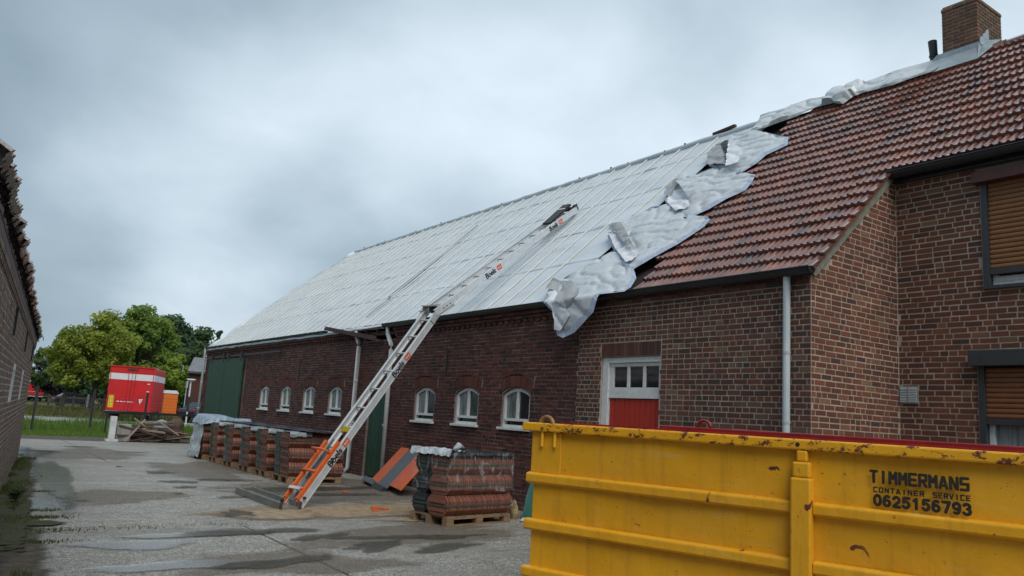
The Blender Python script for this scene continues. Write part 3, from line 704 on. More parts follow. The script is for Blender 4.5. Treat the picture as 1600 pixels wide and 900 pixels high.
# ------------------------------------------------------------------ old barn
BY1 = 34.0
barn = thing('brick_barn', (12, 20, 0), 'long dark brick barn with its roof stripped to silver membrane and battens', 'barn')
WIN = [26.30, 24.30, 22.36, 20.45, 15.52, 13.78, 12.07]; WW, WZ0, WZ1 = .88, 1.40, 2.18
SD = (17.33, 18.36, 0, 2.16); GAP = (17.15, 18.95, 3.34, 3.75); BD = (28.6, 33.05, 0, 3.22)
ops = [(c - WW / 2, c + WW / 2, WZ0, WZ1) for c in WIN] + [SD, GAP]
g = G()
wall_sheet(g, (WX, 0, 0), (0, 1, 0), (-1, 0, 0), BY0, BY1, 0, 3.68, ops, depth=.3)
g.face([(WX, BY1, 0), (18.7, BY1, 0), (18.7, BY1, 3.7), (13.7, BY1, gz(13.7) - .3), (WX, BY1, 3.68)])
g.face([(18.7, BY0, 0), (18.7, BY1, 0), (18.7, BY1, 3.7), (18.7, BY0, 3.7)])
for c in WIN:                                                  # brick infill between the square opening and the arch
    n = 10
    for sgn in (-1, 1):
        for i in range(n // 2):
            a0, a1 = i / (n / 2), (i + 1) / (n / 2)
            h = lambda a: WZ1 - .002 - .13 * a * a
            g.face([(WX - .001, c + sgn * WW / 2 * a0, WZ1), (WX - .001, c + sgn * WW / 2 * a1, WZ1), (WX - .001, c + sgn * WW / 2 * a1, h(a1)), (WX - .001, c + sgn * WW / 2 * a0, h(a0))])
g.build('wall', m_mortar_b, barn, fix=False)
G().box(WX + .3, WX + .32, BY0, BY1, 0, 3.7).build('wall_inside', m_dirtdark, barn)
rr = random.Random(11)
ops2 = [(a - .005, b + .005, c, d) for a, b, c, d in ops] + [(c - .56, c + .56, WZ1, WZ1 + .245) for c in WIN] + [(28.55, 33.1, 0, 3.2)]
rects = brick_rows(BY0 + .004, BY1, 0.0, 3.46, .0705, 'mix', ops2, rg=rr, joint=.012)
wall_bricks(barn, (WX, 0, 0), (0, 1, 0), (-1, 0, 0), rects, m_bbarn, 300, proud=(.001, .006), jit=.004)
ga = G()
def soldier_arch(c, w_, z0, rise, ht, n):
    for i in range(n):
        f_ = (i + .5) / n * 2 - 1; y_ = c + f_ * w_ / 2; z_ = z0 - rise * f_ * f_; a = f_ * .22
        U = V((0, math.cos(a), -math.sin(a))); Zv = V((0, math.sin(a), math.cos(a)))
        ga.obox(V((WX - .006, y_, z_)) + Zv * ht / 2, U * (w_ / n - .014) / 2, (.018, 0, 0), Zv * ht / 2, min(1, max(0, rnd.gauss(.75, .2))))
for c in WIN:
    soldier_arch(c, .98, WZ1 + .022, .10, .20, 13)
    for i in range(6):
        f_ = (i + .5) / 6 * 2 - 1; y_ = c + f_ * .54
        ga.obox((WX - .005, y_, WZ1 + .275 - .10 * f_ * f_), (.016, 0, 0), V((0, math.cos(f_ * .2), -math.sin(f_ * .2))) * .082, (0, 0, .026), rnd.uniform(.5, 1))
soldier_arch((SD[0] + SD[1]) / 2, 1.2, SD[3] + .01, .05, .2, 15)
ga.build('window_arches', m_bbarn, barn, kind='stuff', fix=False)
# dentil cornice
g = G(); y = BY0 + .1
while y < BY1 - .1:
    if not GAP[0] - .1 < y < GAP[1]:
        g.box(WX - .035, WX + .03, y, y + .1, 3.40, 3.455, rnd.random())
        g.box(WX - .05, WX + .03, y - .05, y + .145, 3.468, 3.525, rnd.random()); g.box(WX - .075, WX + .03, y - .02, y + .175, 3.54, 3.60, rnd.random())
    y += .2
g.build('dentil_cornice', m_bbarn, barn, kind='stuff', fix=False)
# windows
def barn_window(glass):
    o0 = ORG[barn.name]; c = WIN[0]
    n = 14; hw = WW / 2 - .004; Y = lambda a: c + a
    top = lambda a, hw_, z: z - .12 * (a / hw_) ** 2
    f = G(); x0, x1 = WX + .035, WX + .105
    t_ = .06
    outer = [(-hw, WZ0 + .045)] + [(-hw + 2 * hw * i / n, top(-hw + 2 * hw * i / n, hw, WZ1 - .008)) for i in range(n + 1)] + [(hw, WZ0 + .045)]
    ih = hw - t_
    inner = [(-ih, WZ0 + .045 + .05)] + [(-ih + 2 * ih * i / n, top(-ih + 2 * ih * i / n, hw, WZ1 - .008) - t_ * .95) for i in range(n + 1)] + [(ih, WZ0 + .045 + .05)]
    m_ = len(outer)
    for i in range(m_):
        a, b = outer[i], outer[(i + 1) % m_]; p, q = inner[i], inner[(i + 1) % m_]
        f.hexa([(x0, Y(a[0]), a[1]), (x0, Y(b[0]), b[1]), (x1, Y(b[0]), b[1]), (x1, Y(a[0]), a[1]), (x0, Y(p[0]), p[1]), (x0, Y(q[0]), q[1]), (x1, Y(q[0]), q[1]), (x1, Y(p[0]), p[1])])
    f.box(x0 + .006, x1 - .01, c - .034, c + .034, WZ0 + .2, WZ1 - .066)
    f.box(x0 - .012, x1 - .004, c - ih + .001, c + ih - .001, WZ0 + .165, WZ0 + .215)
    fo = f.build('window', m_white, barn)
    for s_ in (-1, 1):
        a0, a1 = (c - ih, c - .035) if s_ < 0 else (c + .035, c + ih)
        G().box(WX + .075, WX + .08, a0, a1, WZ0 + .216, WZ1 - .07).build('pane', glass[0 if s_ > 0 else 1], fo)
    G().box(WX + .12, WX + .125, c - ih, c + ih, WZ0 + .1, WZ0 + .165).build('pane', m_glass, fo)
    G().box(WX - .07, WX + .1, c - WW / 2 - .05, c + WW / 2 + .05, WZ0 - .005, WZ0 + .043).build('sill', m_white, fo, bevel=.006)
    return fo
w0 = barn_window((m_net, m_net)); w1 = barn_window((m_net, m_glass))
for i, c in enumerate(WIN):
    if i == 0: continue
    if i == 4: w1.location = (0, c - WIN[0], 0); continue
    cc = copy_tree(w0 if i < 4 else w1, barn); cc.location = (0, c - WIN[0], 0)
# green doors
def plank_door(name, y0, y1, z1, x, label):
    d = G().box(x + .03, x + .06, y0, y1, .04, z1 - .02).build(name, m_green, barn, label=label); n = max(3, int((y1 - y0) / .145)); wd = (y1 - y0) / n
    for k in range(n):
        G().box(x + rnd.uniform(-.004, .004), x + .029, y0 + k * wd + .004, y0 + (k + 1) * wd - .004, .03, z1 + rnd.uniform(-.006, .006)).build('plank', m_green, d)
    return d
plank_door('sliding_door', 28.65, 30.82, 3.18, WX - .13, 'nearer leaf of the green sliding barn door')
plank_door('sliding_door', 30.86, 33.0, 3.18, WX - .13, 'farther leaf of the green sliding barn door')
plank_door('door', SD[0] + .1, SD[1] - .02, SD[3] - .03, WX + .05, 'narrow green plank door between the two downpipes')
g = G().box(WX - .10, WX - .06, 24.9, 33.4, 3.26, 3.32)
for y_ in (28.9, 30.5, 31.1, 32.7): g.box(WX - .15, WX - .08, y_ - .05, y_ + .05, 3.08, 3.40)
g.build('door_rail', m_dark, barn)
for y_, z0, z1 in ((23.32, 2.44, 2.97), (14.66, 2.48, 2.98), (32.2, 2.5, 2.5)):
    if z1 > z0: G().box(WX - .028, WX - .004, y_ - .022, y_ + .022, z0, z1).build('wall_anchor', m_dark, barn)
# gutters, pipes, broken board
gutter(BY0 + .01, 17.62, WX - .10, 3.70, barn, .085)
g = G().bar((WX - .09, 17.6, 3.66), (WX - .05, BY0, 3.66), .02, .1); g.build('fascia', m_gut, barn)
gutter(21.3, 34.15, WX - .08, 3.74, barn, .05)
g = G().bar((WX - .14, 21.2, 3.77), (WX - .10, 17.75, 3.30), .13, .05); g.bar((WX - .21, 21.1, 3.79), (WX - .17, 17.9, 3.36), .025, .10); g.build('sagging_board', m_brown, barn)
g = G().bar((WX + .06, 21.3, 3.56), (WX + .06, 17.1, 3.50), .1, .1); g.bar((WX - .02, 19.6, 3.62), (WX + .0, 17.0, 3.66), .16, .04)
for y_ in (17.5, 18.1, 18.7): g.bar((WX - .06, y_, 3.56), (WX + .3, y_, 3.86), .07, .1)
g.build('eave_timbers', m_brown, barn)
def pipe(pts, r, label):
    g = G().tube(pts, r, 10); p_ = g.build('downpipe', m_pipe, barn, smooth=True, label=label)
    for k, z_ in enumerate((2.3, 1.25)):
        q = V(pts[-2]); G().tube([(q.x, q.y, z_), (q.x, q.y, z_ + .05)], r * 1.16, 10).build('pipe_clip', m_pipe, p_)
pipe([(WX - .1, 19.25, 3.60), (WX - .1, 19.2, 3.50), (WX - .10, 19.02, 3.30), (WX - .10, 19.0, 3.2), (WX - .1, 19.0, .14), (WX - .2, 19.02, .05)], .055, 'grey downpipe left of the narrow green door')
pipe([(WX - .1, 17.42, 3.62), (WX - .1, 17.40, 3.45), (WX - .10, 17.17, 3.18), (WX - .10, 17.15, 3.05), (WX - .1, 17.1, .05)], .052, 'grey downpipe right of the narrow green door')
pipe([(WX - .1, 33.95, 3.7), (WX - .1, 33.95, 3.5), (WX - .1, 33.95, .05)], .055, 'grey downpipe at the far barn corner')
# roof: back slope, rafters edge, membrane strips
def y_far(v): return 33.75 - (v / VR) ** 2.2 * 1.9 - .25 * v / VR
g = G(); n = 14
for i in range(n):
    v0, v1 = VR * i / n, VR * (i + 1) / n
    g.face([rp(BY0, v0, -.07), rp(y_far(v0), v0, -.07), rp(y_far(v1), v1, -.07), rp(BY0, v1, -.07)])
g.face([rp(BY0, VR, -.07), rp(y_far(VR), VR, -.07), (18.8, 33.7, 3.6), (18.8, BY0, 3.6)])
g.build('roof', m_dirtdark, barn, fix=False)
def wr(y, v, s=1.0):
    p = V((y * 1.0, v * 1.0, 3.7))
    a = noise.noise(V((y * 1.3, v * .55, 1.1))) * .018 + noise.noise(V((y * .5, v * 2.6, 5.2))) * .016
    b = noise.noise(V((y * 4.6, v * 1.1, 9.1))) * .009
    return (a + b) * s
STR = [(-.06, 1.55), (1.47, 3.02), (2.94, 4.50), (4.42, 5.95), (5.87, VR + .02)]
for si, (va, vb) in enumerate(STR):
    g = G(); nv = 44; y0_ = 8.9 if si == 4 else (11.25 - .12 * si)
    ny = int((33.9 - y0_) / .11)
    if si == 4: y0_ = 10.1
    for j in range(nv + 1):
        f_ = j / nv; v_ = va + (vb - va) * f_
        y1_ = y_far(max(0, v_)) + .05
        for i in range(ny + 1):
            y_ = y0_ + (y1_ - y0_) * i / ny
            h = .012 + .007 * (1 - f_) + wr(y_, v_)
            lip = math.exp(-((f_ - .04) / .022) ** 2) * (.010 + .05 * max(0, noise.noise(V((y_ * 1.1, si * 7.0, 0))))) + math.exp(-((f_ - .55 - .03 * noise.noise(V((y_ * .4, si, 0)))) / .022) ** 2) * .035 * max(0, .15 + noise.noise(V((y_ * .8, si * 5.0, 3))))
            if j == 0: h -= .03
            vv = v_ + (noise.noise(V((y_ * 1.4, si * 3.3, 2))) * .05 if j == 0 else 0)
            if si == 0 and j == 0: h = -.02 + .01 * noise.noise(V((y_ * 3, 1, 1)))
            g.v.append(tuple(rp(y_, vv, h + lip)))
    for j in range(nv):
        for i in range(ny):
            a = j * (ny + 1) + i; g.f.append((a, a + 1, a + ny + 2, a + ny + 1)); g.t.append(.5)
    g.build('membrane_strip', m_memb, barn, smooth=True, fix=False)
# turned membrane edge along the far verge and over the ridge
g = G(); pts = [rp(y_far(VR * i / 20) + .03, VR * i / 20, .03 + .012 * math.sin(i * 2.1)) for i in range(21)]
g.tube(pts, [.055 + .02 * math.sin(i * 1.7) for i in range(21)], 7); g.build('verge_roll', m_memb, barn, smooth=True)
g = G(); pts = [rp(y_, VR - .02, .03 + .02 * noise.noise(V((y_ * 1.2, 0, 0)))) for y_ in np.arange(10.0, 31.6, .35)]
g.tube(pts, [.07 + .025 * noise.noise(V((p.y * 1.7, 4, 0))) for p in pts], 7); g.build('ridge_roll', m_memb, barn, smooth=True)
# counter battens up the slope
y_ = 11.55; bi = 0
vstart = {0: 2.6, 1: .12}
while y_ < 33.4:
    vtop = VR - .12
    while y_ > y_far(vtop) - .1: vtop -= .1
    v0 = .03
    if y_ < 11.7: v0 = 3.2
    if 10.9 < y_ - .0 < 11.5: v0 = .9
    g = G(); segs = 10; py = [y_ + rnd.uniform(-.012, .012) for _ in range(3)]
    p = [rp(y_ + .012 * math.sin(k * 1.3 + bi), v0 + (vtop - v0) * k / segs, .046 + wr(y_, v0 + (vtop - v0) * k / segs) * .5) for k in range(segs + 1)]
    for a, b in zip(p, p[1:]): g.bar(a, b, .026, .022, RN)
    g.build('batten', m_batten, barn)
    y_ += .575 + rnd.uniform(-.02, .02); bi += 1
# membrane seam up the slope, its gap shading painted as a dark strip, ridge brackets
g = G(); pts = [(19.45, .45), (19.55, .9), (19.48, 1.35), (19.75, 1.5), (19.78, 2.0), (19.88, 3.0), (19.93, 4.2), (19.98, 5.4)]
wd = [.02, .03, .035, .10, .11, .10, .055, .02]
for i in range(len(pts) - 1):
    (a, b), (c, d) = pts[i], pts[i + 1]
    p0 = rp(a, b, .07); p1 = rp(c, d, .07); q = V((0, 1, 0))
    g.face([p0 - q * wd[i] + RN * .03, p1 - q * wd[i + 1] + RN * .03, p1 + q * wd[i + 1], p0 + q * wd[i]])
g.build('dark_band', simple('blue_grey_seam_shade', (.14, .19, .25), .4, (.09, .12, .165), 5), barn, fix=False)
y_ = 12.6
while y_ < 31.2:
    p = rp(y_, VR - .02, .09); G().box(p.x - .02, p.x + .02, p.y - .013, p.y + .013, p.z - .04, p.z + .015 + rnd.uniform(-.02, .02)).build('ridge_bracket', m_dark, barn); y_ += rnd.choice([.65, 1.2, 1.3])
G().bar(rp(11.75, VR + .02, .10), rp(11.1, VR + .02, .14), .08, .05).build('ridge_offcut', m_brown, barn)
# ---- loose quilts folded out over the tiles: outlines are (y, v) on the roof plane; v < 0 hangs over the gutter
def pt(y_, v_, h):
    if v_ >= 0: return rp(y_, v_, .07 + h)
    k = min(1, -v_ / .12)
    return V((EX - .20 - h * .8 * k - .04 * k, y_, 3.78 + v_)) if v_ < -.12 else rp(y_, 0, .07 + h) * (1 - k) + V((EX - .24 - h * .8, y_, 3.66)) * k
def quilt(name, outline, mat, H, base, step=.042, wob=.021, seed=0, label=None, skirt=True, lift=None, mat2=None):
    n = len(outline); dense = []
    for i in range(n):
        a, b = V(outline[i]), V(outline[(i + 1) % n]); m_ = max(1, int((b - a).length / .055))
        for k in range(m_):
            p = a + (b - a) * k / m_; w_ = .006
            dense.append(V((p.x + noise.noise(V((p.x * 5, p.y * 5, seed))) * w_, p.y + noise.noise(V((p.x * 5, p.y * 5, seed + 9))) * w_)))
    ys = [p.x for p in dense]; vs = [p.y for p in dense]
    def inside(x, y):
        c = False; j = len(dense) - 1
        for i in range(len(dense)):
            if (dense[i].y > y) != (dense[j].y > y) and x < (dense[j].x - dense[i].x) * (y - dense[i].y) / (dense[j].y - dense[i].y + 1e-9) + dense[i].x: c = not c
            j = i
        return c
    def dist(x, y): return min((p.x - x) ** 2 + (p.y - y) ** 2 for p in dense) ** .5
    pts = list(dense); x = min(ys)
    while x < max(ys):
        y = min(vs)
        while y < max(vs):
            xx, yy = x + rnd.uniform(-.01, .01), y + rnd.uniform(-.01, .01)
            if inside(xx, yy) and dist(xx, yy) > step * .5: pts.append(V((xx, yy)))
            y += step
        x += step
    nb = len(dense)
    vv, ee, ff, *_ = delaunay_2d_cdt(pts, [], [list(range(nb))], 1, 1e-5)
    g = G()
    for p in vv:
        d = dist(p.x, p.y)
        h = base + H * (.75 + .25 * (1 - math.exp(-d / .10))) if skirt else base
        q1 = 1 - abs(noise.noise(V((p.x * 1.1 + p.y * 1.0, p.y * 2.6 - p.x * 1.5, seed)))) * 2.4
        q2 = 1 - abs(noise.noise(V((p.x * 2.6 - p.y * 1.0, p.y * 5.0 + p.x * 1.6, seed + 5)))) * 3.2
        h += wob * (-max(0, q1) ** 6 * 2.6 + max(0, q2) ** 5 * 1.0 + 1.8 * noise.noise(V((p.x * 1.3, p.y * 1.6, seed + 3))))
        if lift: h += lift(p.x, p.y)
        g.v.append(tuple(pt(p.x, p.y, h)))
    for f_ in ff: g.f.append(tuple(f_)); g.t.append(.5)
    o = g.build(name, mat, barn, smooth=True, label=label)
    if skirt:
        s = G()
        for i in range(nb):
            a, b = dense[i], dense[(i + 1) % nb]; pa, pb = V(g.v[i]), V(g.v[(i + 1) % nb])
            cy, cv_ = sum(ys) / nb, sum(vs) / nb
            ex = lambda q: V((q.x + (q.x - cy) * .05 - .06, q.y + (q.y - cv_) * .05 - .045)); ka, kb = ex(a), ex(b)
            s.face([pa, pb, pt(kb.x, kb.y, .045), pt(ka.x, ka.y, .045)])
        so_ = s.build('quilt_edge', mat2 or m_edge, o, fix=False, smooth=True)
    return o
m_edge_note = None
Q4 = [(11.24, .1), (10.73, -.24), (10.6, -.46), (10.59, -.63), (10.44, -.68), (10.15, -.61), (9.72, -.31), (9.63, -.04), (9.05, -.06), (9.12, .06), (9.21, .33), (9.56, .69), (9.83, .84), (10.58, 1.49), (10.75, 1.49), (10.9, 1.33), (11.13, 1.1), (11.25, .89), (11.4, .7), (11.56, .61), (11.4, .3)]
Q3 = [(11.45, 2.28), (10.6, 1.5), (9.74, .8), (9.52, .72), (9.33, .99), (9.0, 1.36), (8.78, 1.8), (8.82, 2.03), (8.96, 2.17), (9.39, 2.35), (10.47, 3.12), (11.0, 3.21), (11.26, 2.88), (11.47, 2.49)]
Q2 = [(10.82, 3.5), (10.4, 3.06), (9.8, 2.49), (9.37, 2.38), (9.12, 2.52), (8.9, 2.81), (8.63, 2.97), (8.66, 3.25), (8.78, 3.57), (9.09, 3.75), (9.82, 4.29), (10.31, 4.56), (10.57, 4.46), (10.88, 4.37), (11.07, 4.22), (10.96, 3.77)]
Q1 = [(10.2, 4.55), (9.8, 4.31), (9.57, 4.01), (9.23, 3.94), (9.06, 4.19), (9.03, 4.47), (8.7, 4.69), (8.9, 5.1), (9.14, 5.28), (9.95, 5.92), (10.18, 6.1), (10.8, 6.3), (11.1, 5.9), (10.9, 5.3), (10.5, 4.75)]
f4 = quilt('loose_quilt', Q4, m_flap, .03, .03, seed=1, label='lowest loose silver quilt hanging over the gutter')
f3 = quilt('loose_quilt', Q3, m_flap, .03, .03, seed=2, label='second loose silver quilt up from the gutter')
f2 = quilt('loose_quilt', Q2, m_flap, .03, .03, seed=3, label='third loose silver quilt with a white folded tongue')
f1 = quilt('loose_quilt', Q1, m_flap, .03, .03, seed=4, label='top loose silver quilt with shade painted in its fold opening')
def fold(poly, mat, base0, lift, seed, parent, name='folded_corner', wob=.02):
    base = base0 - {f4: 0, f3: .04, f2: .07, f1: .10}[parent]
    o = quilt(name, poly, mat, 0, base, step=.045, wob=wob, seed=seed, skirt=False, lift=lift)
    o.parent = parent
fold([(11.27, .16), (10.72, -.24), (10.6, -.46), (10.59, -.63), (10.44, -.66), (10.18, -.40), (10.33, -.27), (11.0, .16)], m_fleece, .10, lambda y, v: .0, 21, f4, 'fleece_face')
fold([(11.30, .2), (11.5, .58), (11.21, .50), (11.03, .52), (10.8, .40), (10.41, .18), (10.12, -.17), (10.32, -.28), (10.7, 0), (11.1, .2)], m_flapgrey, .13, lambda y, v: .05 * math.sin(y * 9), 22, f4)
fold([(11.40, 2.27), (10.6, 1.52), (9.76, .84), (9.57, .80), (9.65, 1.1), (10.3, 1.52), (11.0, 2.12)], m_fleece, .15, lambda y, v: 0, 23, f3, 'fleece_face')
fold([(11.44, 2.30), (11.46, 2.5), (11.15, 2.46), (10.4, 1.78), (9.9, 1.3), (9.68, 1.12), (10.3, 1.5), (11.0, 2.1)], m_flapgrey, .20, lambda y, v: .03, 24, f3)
fold([(10.46, 3.12), (9.83, 2.56), (9.54, 2.64), (10.0, 3.2), (10.6, 3.75), (10.72, 3.6)], m_fleece, .19, lambda y, v: 0, 25, f2, 'fleece_face')
fold([(10.67, 3.83), (10.86, 4.30), (10.66, 4.2), (10.04, 3.54), (9.56, 2.96), (9.81, 2.98), (10.22, 3.4)], m_flap, .27, lambda y, v: .04, 26, f2, 'folded_tongue')
fold([(10.82, 3.52), (11.03, 3.9), (11.06, 4.2), (10.86, 4.31), (10.67, 3.81), (10.55, 3.36)], m_flapgrey, .21, lambda y, v: 0, 27, f2)
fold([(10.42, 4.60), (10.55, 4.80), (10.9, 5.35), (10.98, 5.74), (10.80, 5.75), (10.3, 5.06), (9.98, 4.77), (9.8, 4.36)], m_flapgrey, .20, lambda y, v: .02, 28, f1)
fold([(10.80, 5.74), (10.67, 5.85), (10.5, 5.62), (9.95, 4.75), (9.85, 4.42), (10.25, 4.99)], m_hole_shade, .215, lambda y, v: -.0, 29, f1, 'fold_shade')  # dark sheet painted as the shade inside the fold's hole
fold([(9.57, 4.03), (9.83, 4.50), (10.46, 5.55), (10.19, 5.33), (9.54, 4.64), (9.25, 4.0), (9.43, 4.0)], m_fleece, .26, lambda y, v: .04, 30, f1, 'fleece_face')
# membrane thrown over the ridge as far as the chimney
up = [(10.6, VR + .02), (9.46, VR), (8.81, VR), (8.3, VR), (7.47, VR), (6.75, VR)]
RS = [(10.3, 6.25), (9.9, 6.17), (9.24, 6.26), (8.91, 6.44), (8.5, 6.36), (8.2, 6.12), (8.12, 6.38), (7.95, 6.42), (7.38, 6.32), (7.05, 6.38), (6.71, 6.38), (6.62, 6.6), (6.62, VR + .02), (7.5, VR + .06), (8.5, VR + .03), (9.5, VR + .06), (10.4, VR + .02)]
o = quilt('ridge_sheet', RS, m_flap, .04, .05, seed=6, label='crumpled silver sheet thrown over the ridge beside the chimney', lift=lambda y, v: .07 * max(0, noise.noise(V((y * 1.3, 3, 0)))) + (.10 if 8.05 < y < 8.7 and v > 6.3 else 0), mat2=m_flapgrey)
g = G(); pts = [V((13.72, y_, EZ + SL * (13.7 - EX) + .10 + .05 * noise.noise(V((y_ * 1.4, 7, 0))))) for y_ in np.arange(6.65, 10.6, .2)]
g.tube(pts, [.10 + .04 * noise.noise(V((p.y * 2, 1, 0))) for p in pts], 8); gg = g.build('ridge_roll', m_flap, barn, smooth=True)

# ------------------------------------------------------------------ shed on the left
LD = V((.0967, .9953, 0)); LB = V((1.735, 22.87, 0)); LN = V((LD.y, -LD.x, 0))      # along the wall, far corner, outward
shed = thing('brick_shed', (0, 10, 0), 'old brick shed with ragged tiled eave and narrow white windows beside the puddle', 'shed')
def lw(s, z, o=0): return LB + LD * s + LN * o + V((0, 0, z))
wins = [(-6.4, -5.55), (-10.3, -9.4), (-14.9, -14.0)]
lops = [(a, b, 1.38, 1.93) for a, b in wins]
g = G(); wall_sheet(g, LB, LD, LN, -26, 0, 0, 2.66, lops, .15)
g.face([lw(0, 0), lw(0, 0, -7), lw(0, 2.66, -7), lw(0, 5.6, -3.5), lw(0, 2.9, 0)])
g.build('wall', m_mortar_l, shed, fix=False)
rr = random.Random(5)
wall_bricks(shed, LB, LD, LN, brick_rows(-24, 0, 0, 2.62, .075, 'mix', lops, rg=rr, joint=.017), m_bleft, 0, proud=(.001, .006), jit=.004)
g = G(); s = -24
while s < -.05:
    g.obox(lw(s + .05, 2.60, -.012), LD * .048, LN * .03, (0, 0, .028), rnd.random()); g.obox(lw(s + .10, 2.665, -.012), LD * .098, LN * .035, (0, 0, .028), rnd.random()); s += .205
g.build('corbel_course', m_bleft, shed, kind='stuff', fix=False)
for a, b in wins:
    f = G(); c = (a + b) / 2
    for s0, s1, z0, z1 in ((a, a + .07, 1.38, 1.93), (b - .07, b, 1.38, 1.93), (a + .07, b - .07, 1.86, 1.93), (a + .07, b - .07, 1.38, 1.45), (c - .03, c + .03, 1.45, 1.86)):
        f.obox(lw((s0 + s1) / 2, (z0 + z1) / 2, -.038), LD * (s1 - s0) / 2, LN * .04, (0, 0, (z1 - z0) / 2))
    fo = f.build('window', m_white, shed)
    G().obox(lw(c, 1.655, -.03), LD * .4, LN * .006, (0, 0, .24)).build('pane', m_glass, fo)
for s_ in (-7.5, -2.6, -12): G().obox(lw(s_, 2.38, .02), (.0, 0, .17), LD * .02 + V((0, 0, .0)), LN * .012).build('wall_anchor', m_dark, shed)
g = G().obox(lw(-12.5, 2.73, .0), LD * 12.5, LN * .025, (0, 0, .04)); g.obox(lw(-8.8, 2.805, -.03), LD * 8.8, LN * .06, (0, 0, .03)); g.build('eave_beam', m_brown, shed)
sl = .8; sN = (LN * sl + V((0, 0, 1))).normalized(); sUp = (V((0, 0, sl)) - LN).normalized()
g = G(); g.face([lw(-26, 2.70, -.05), lw(-17.6, 2.84, .0), lw(.1, 2.85, .0), lw(.1, 2.88 + sl * 3.7, -3.5), lw(-26, 2.88 + sl * 3.7, -3.5)]); g.build('roof', m_dirtdark, shed, fix=False)
mt_old = []
for q in range(6):
    h = G(); tile_geo(h, lambda u, v_, hh: V((u, v_, hh)), .21, .40, q / 5 * .6); m = h.mesh('roof_tile', fix=False); m.materials.append(m_tilegrey); mt_old.append(m)
for r_ in range(3):
    s = -25.0
    while s < .15:
        o = bpy.data.objects.new('roof_tile', rnd.choice(mt_old)); C.objects.link(o); o.parent = shed
        sag = -.13 * min(1, max(0, (-17.6 - s) / 1.6)); p = lw(s + .105, 2.84 + sag, (.05 if s > -18.2 else -.03 if s > -19.2 else -.10) + rnd.uniform(-.018, .022)) + sUp * (.34 * r_) + sN * rnd.uniform(0, .03)
        m3 = Matrix((LD, sUp, sN)).transposed().to_4x4()
        o.matrix_local = Matrix.Translation(p - ORG[shed.name]) @ m3 @ Matrix.Rotation(rnd.gauss(0, .03), 4, 'Z') @ Matrix.Rotation(rnd.gauss(0.02, .03), 4, 'X')
        s += .212
g = G()                                                       # dead moss and nest straw hanging under the tiles
for i in range(2600):
    s = rnd.uniform(-18, .05); p = lw(s, 2.86 + rnd.uniform(-.06, .03), rnd.uniform(-.01, .05)); d = V((rnd.gauss(0, 1), rnd.gauss(0, 1), rnd.gauss(-.8, 1))).normalized()
    q = d.cross(V((rnd.random(), rnd.random(), .3))).normalized() * .014
    l = rnd.uniform(.02, .055); g.face([p - q, p + q, p + d * l], rnd.random())
g.build('eave_debris', m_dirtdark, shed, kind='stuff', fix=False)
g = G().tube([lw(-.5, 2.78, .04), lw(-.4, 2.92, .09), lw(-.1, 2.90, .14), lw(-.02, 2.82, .15)], .01, 6); g.build('eave_wire', m_pipe, shed)

# ------------------------------------------------------------------ yellow skip
SK = V((3.97, 5.22, 0)); SD_ = V((.31, -.95, 0)).normalized(); SN = V((-SD_.y, SD_.x, 0)) * 1.0          # along, inward
if SN.x < 0: SN = -SN
skip = thing('skip_container', SK, 'big yellow steel skip with red inside and black stencilled lettering in front of the house', 'skip')
def kp(s, o, z): return SK + SD_ * s + SN * o + V((0, 0, z))           # o>0 is inward
def kb(g, s0, s1, o0, o1, z0, z1): return g.hexa([kp(s0, o0, z0), kp(s1, o0, z0), kp(s1, o1, z0), kp(s0, o1, z0), kp(s0, o0, z1), kp(s1, o0, z1), kp(s1, o1, z1), kp(s0, o1, z1)])
SL_, SW = 6.2, 2.35
g = G(); n = 62; nz = 15                                                # dented near side
for j in range(nz + 1):
    for i in range(n + 1):
        s, z = .02 + (SL_ - .04) * i / n, .12 + 1.40 * j / nz
        dent = .022 * noise.noise(V((s * 1.3, z * 1.9, 3))) + .03 * min(0, noise.noise(V((s * 2.6, z * 3.4, 8))) + .28)
        g.v.append(tuple(kp(s, -dent, z)))
for j in range(nz):
    for i in range(n):
        a = j * (n + 1) + i; g.f.append((a, a + 1, a + n + 2, a + n + 1)); g.t.append(.5)
g.build('side_panel', m_skip, skip, smooth=True, fix=False)
kb(G(), .02, SL_ - .02, .04, .05, .12, 1.52).build('side_liner', m_skipred, skip)
kb(G(), .0, .04, .03, SW - .02, .12, 1.53).build('end_panel', m_skip, skip)
kb(G(), .05, .06, .051, SW - .05, .12, 1.53).build('end_liner', m_skipred, skip)
kb(G(), .02, SL_, SW - .04, SW, .12, 1.585).build('far_panel', m_skipred, skip)
kb(G(), SL_ - .04, SL_, .05, SW - .041, .12, 1.53).build('end_panel', m_skip, skip)
kb(G(), .02, SL_ - .02, .051, SW - .041, .10, .14).build('floor', m_skipred, skip)
rim = kb(G(), -.09, SL_, -.055, .03, 1.515, 1.585).build('top_rim', m_skiprim, skip, bevel=.012)
kb(G(), -.085, .02, .031, SW, 1.517, 1.583).build('end_rim', m_skiprim, skip, bevel=.012)
kb(G(), .021, SL_, SW - .05, SW + .05, 1.582, 1.632).build('far_rim', m_skipred, skip, bevel=.01)
kb(G(), .25, SL_ - .05, .001, .028, 1.5855, 1.60).build('rim_liner', m_skipred, skip)
for z0, z1 in ((1.11, 1.19), (.75, .83), (.39, .47), (.10, .18)):
    g = G(); prof = [(0, z0 - .012), (-.045, z0 + .004), (-.05, z0 + .014), (-.05, z1 - .016), (-.043, z1 - .004), (0, z1 + .004)]
    segs = ((-.03, 2.078), (2.212, 4.3), (4.42, SL_))
    for a, b in segs: g.prism([kp(a, o, z) for o, z in prof], SD_ * (b - a))
    r_ = g.build('rib', m_skip, skip, bevel=.006)
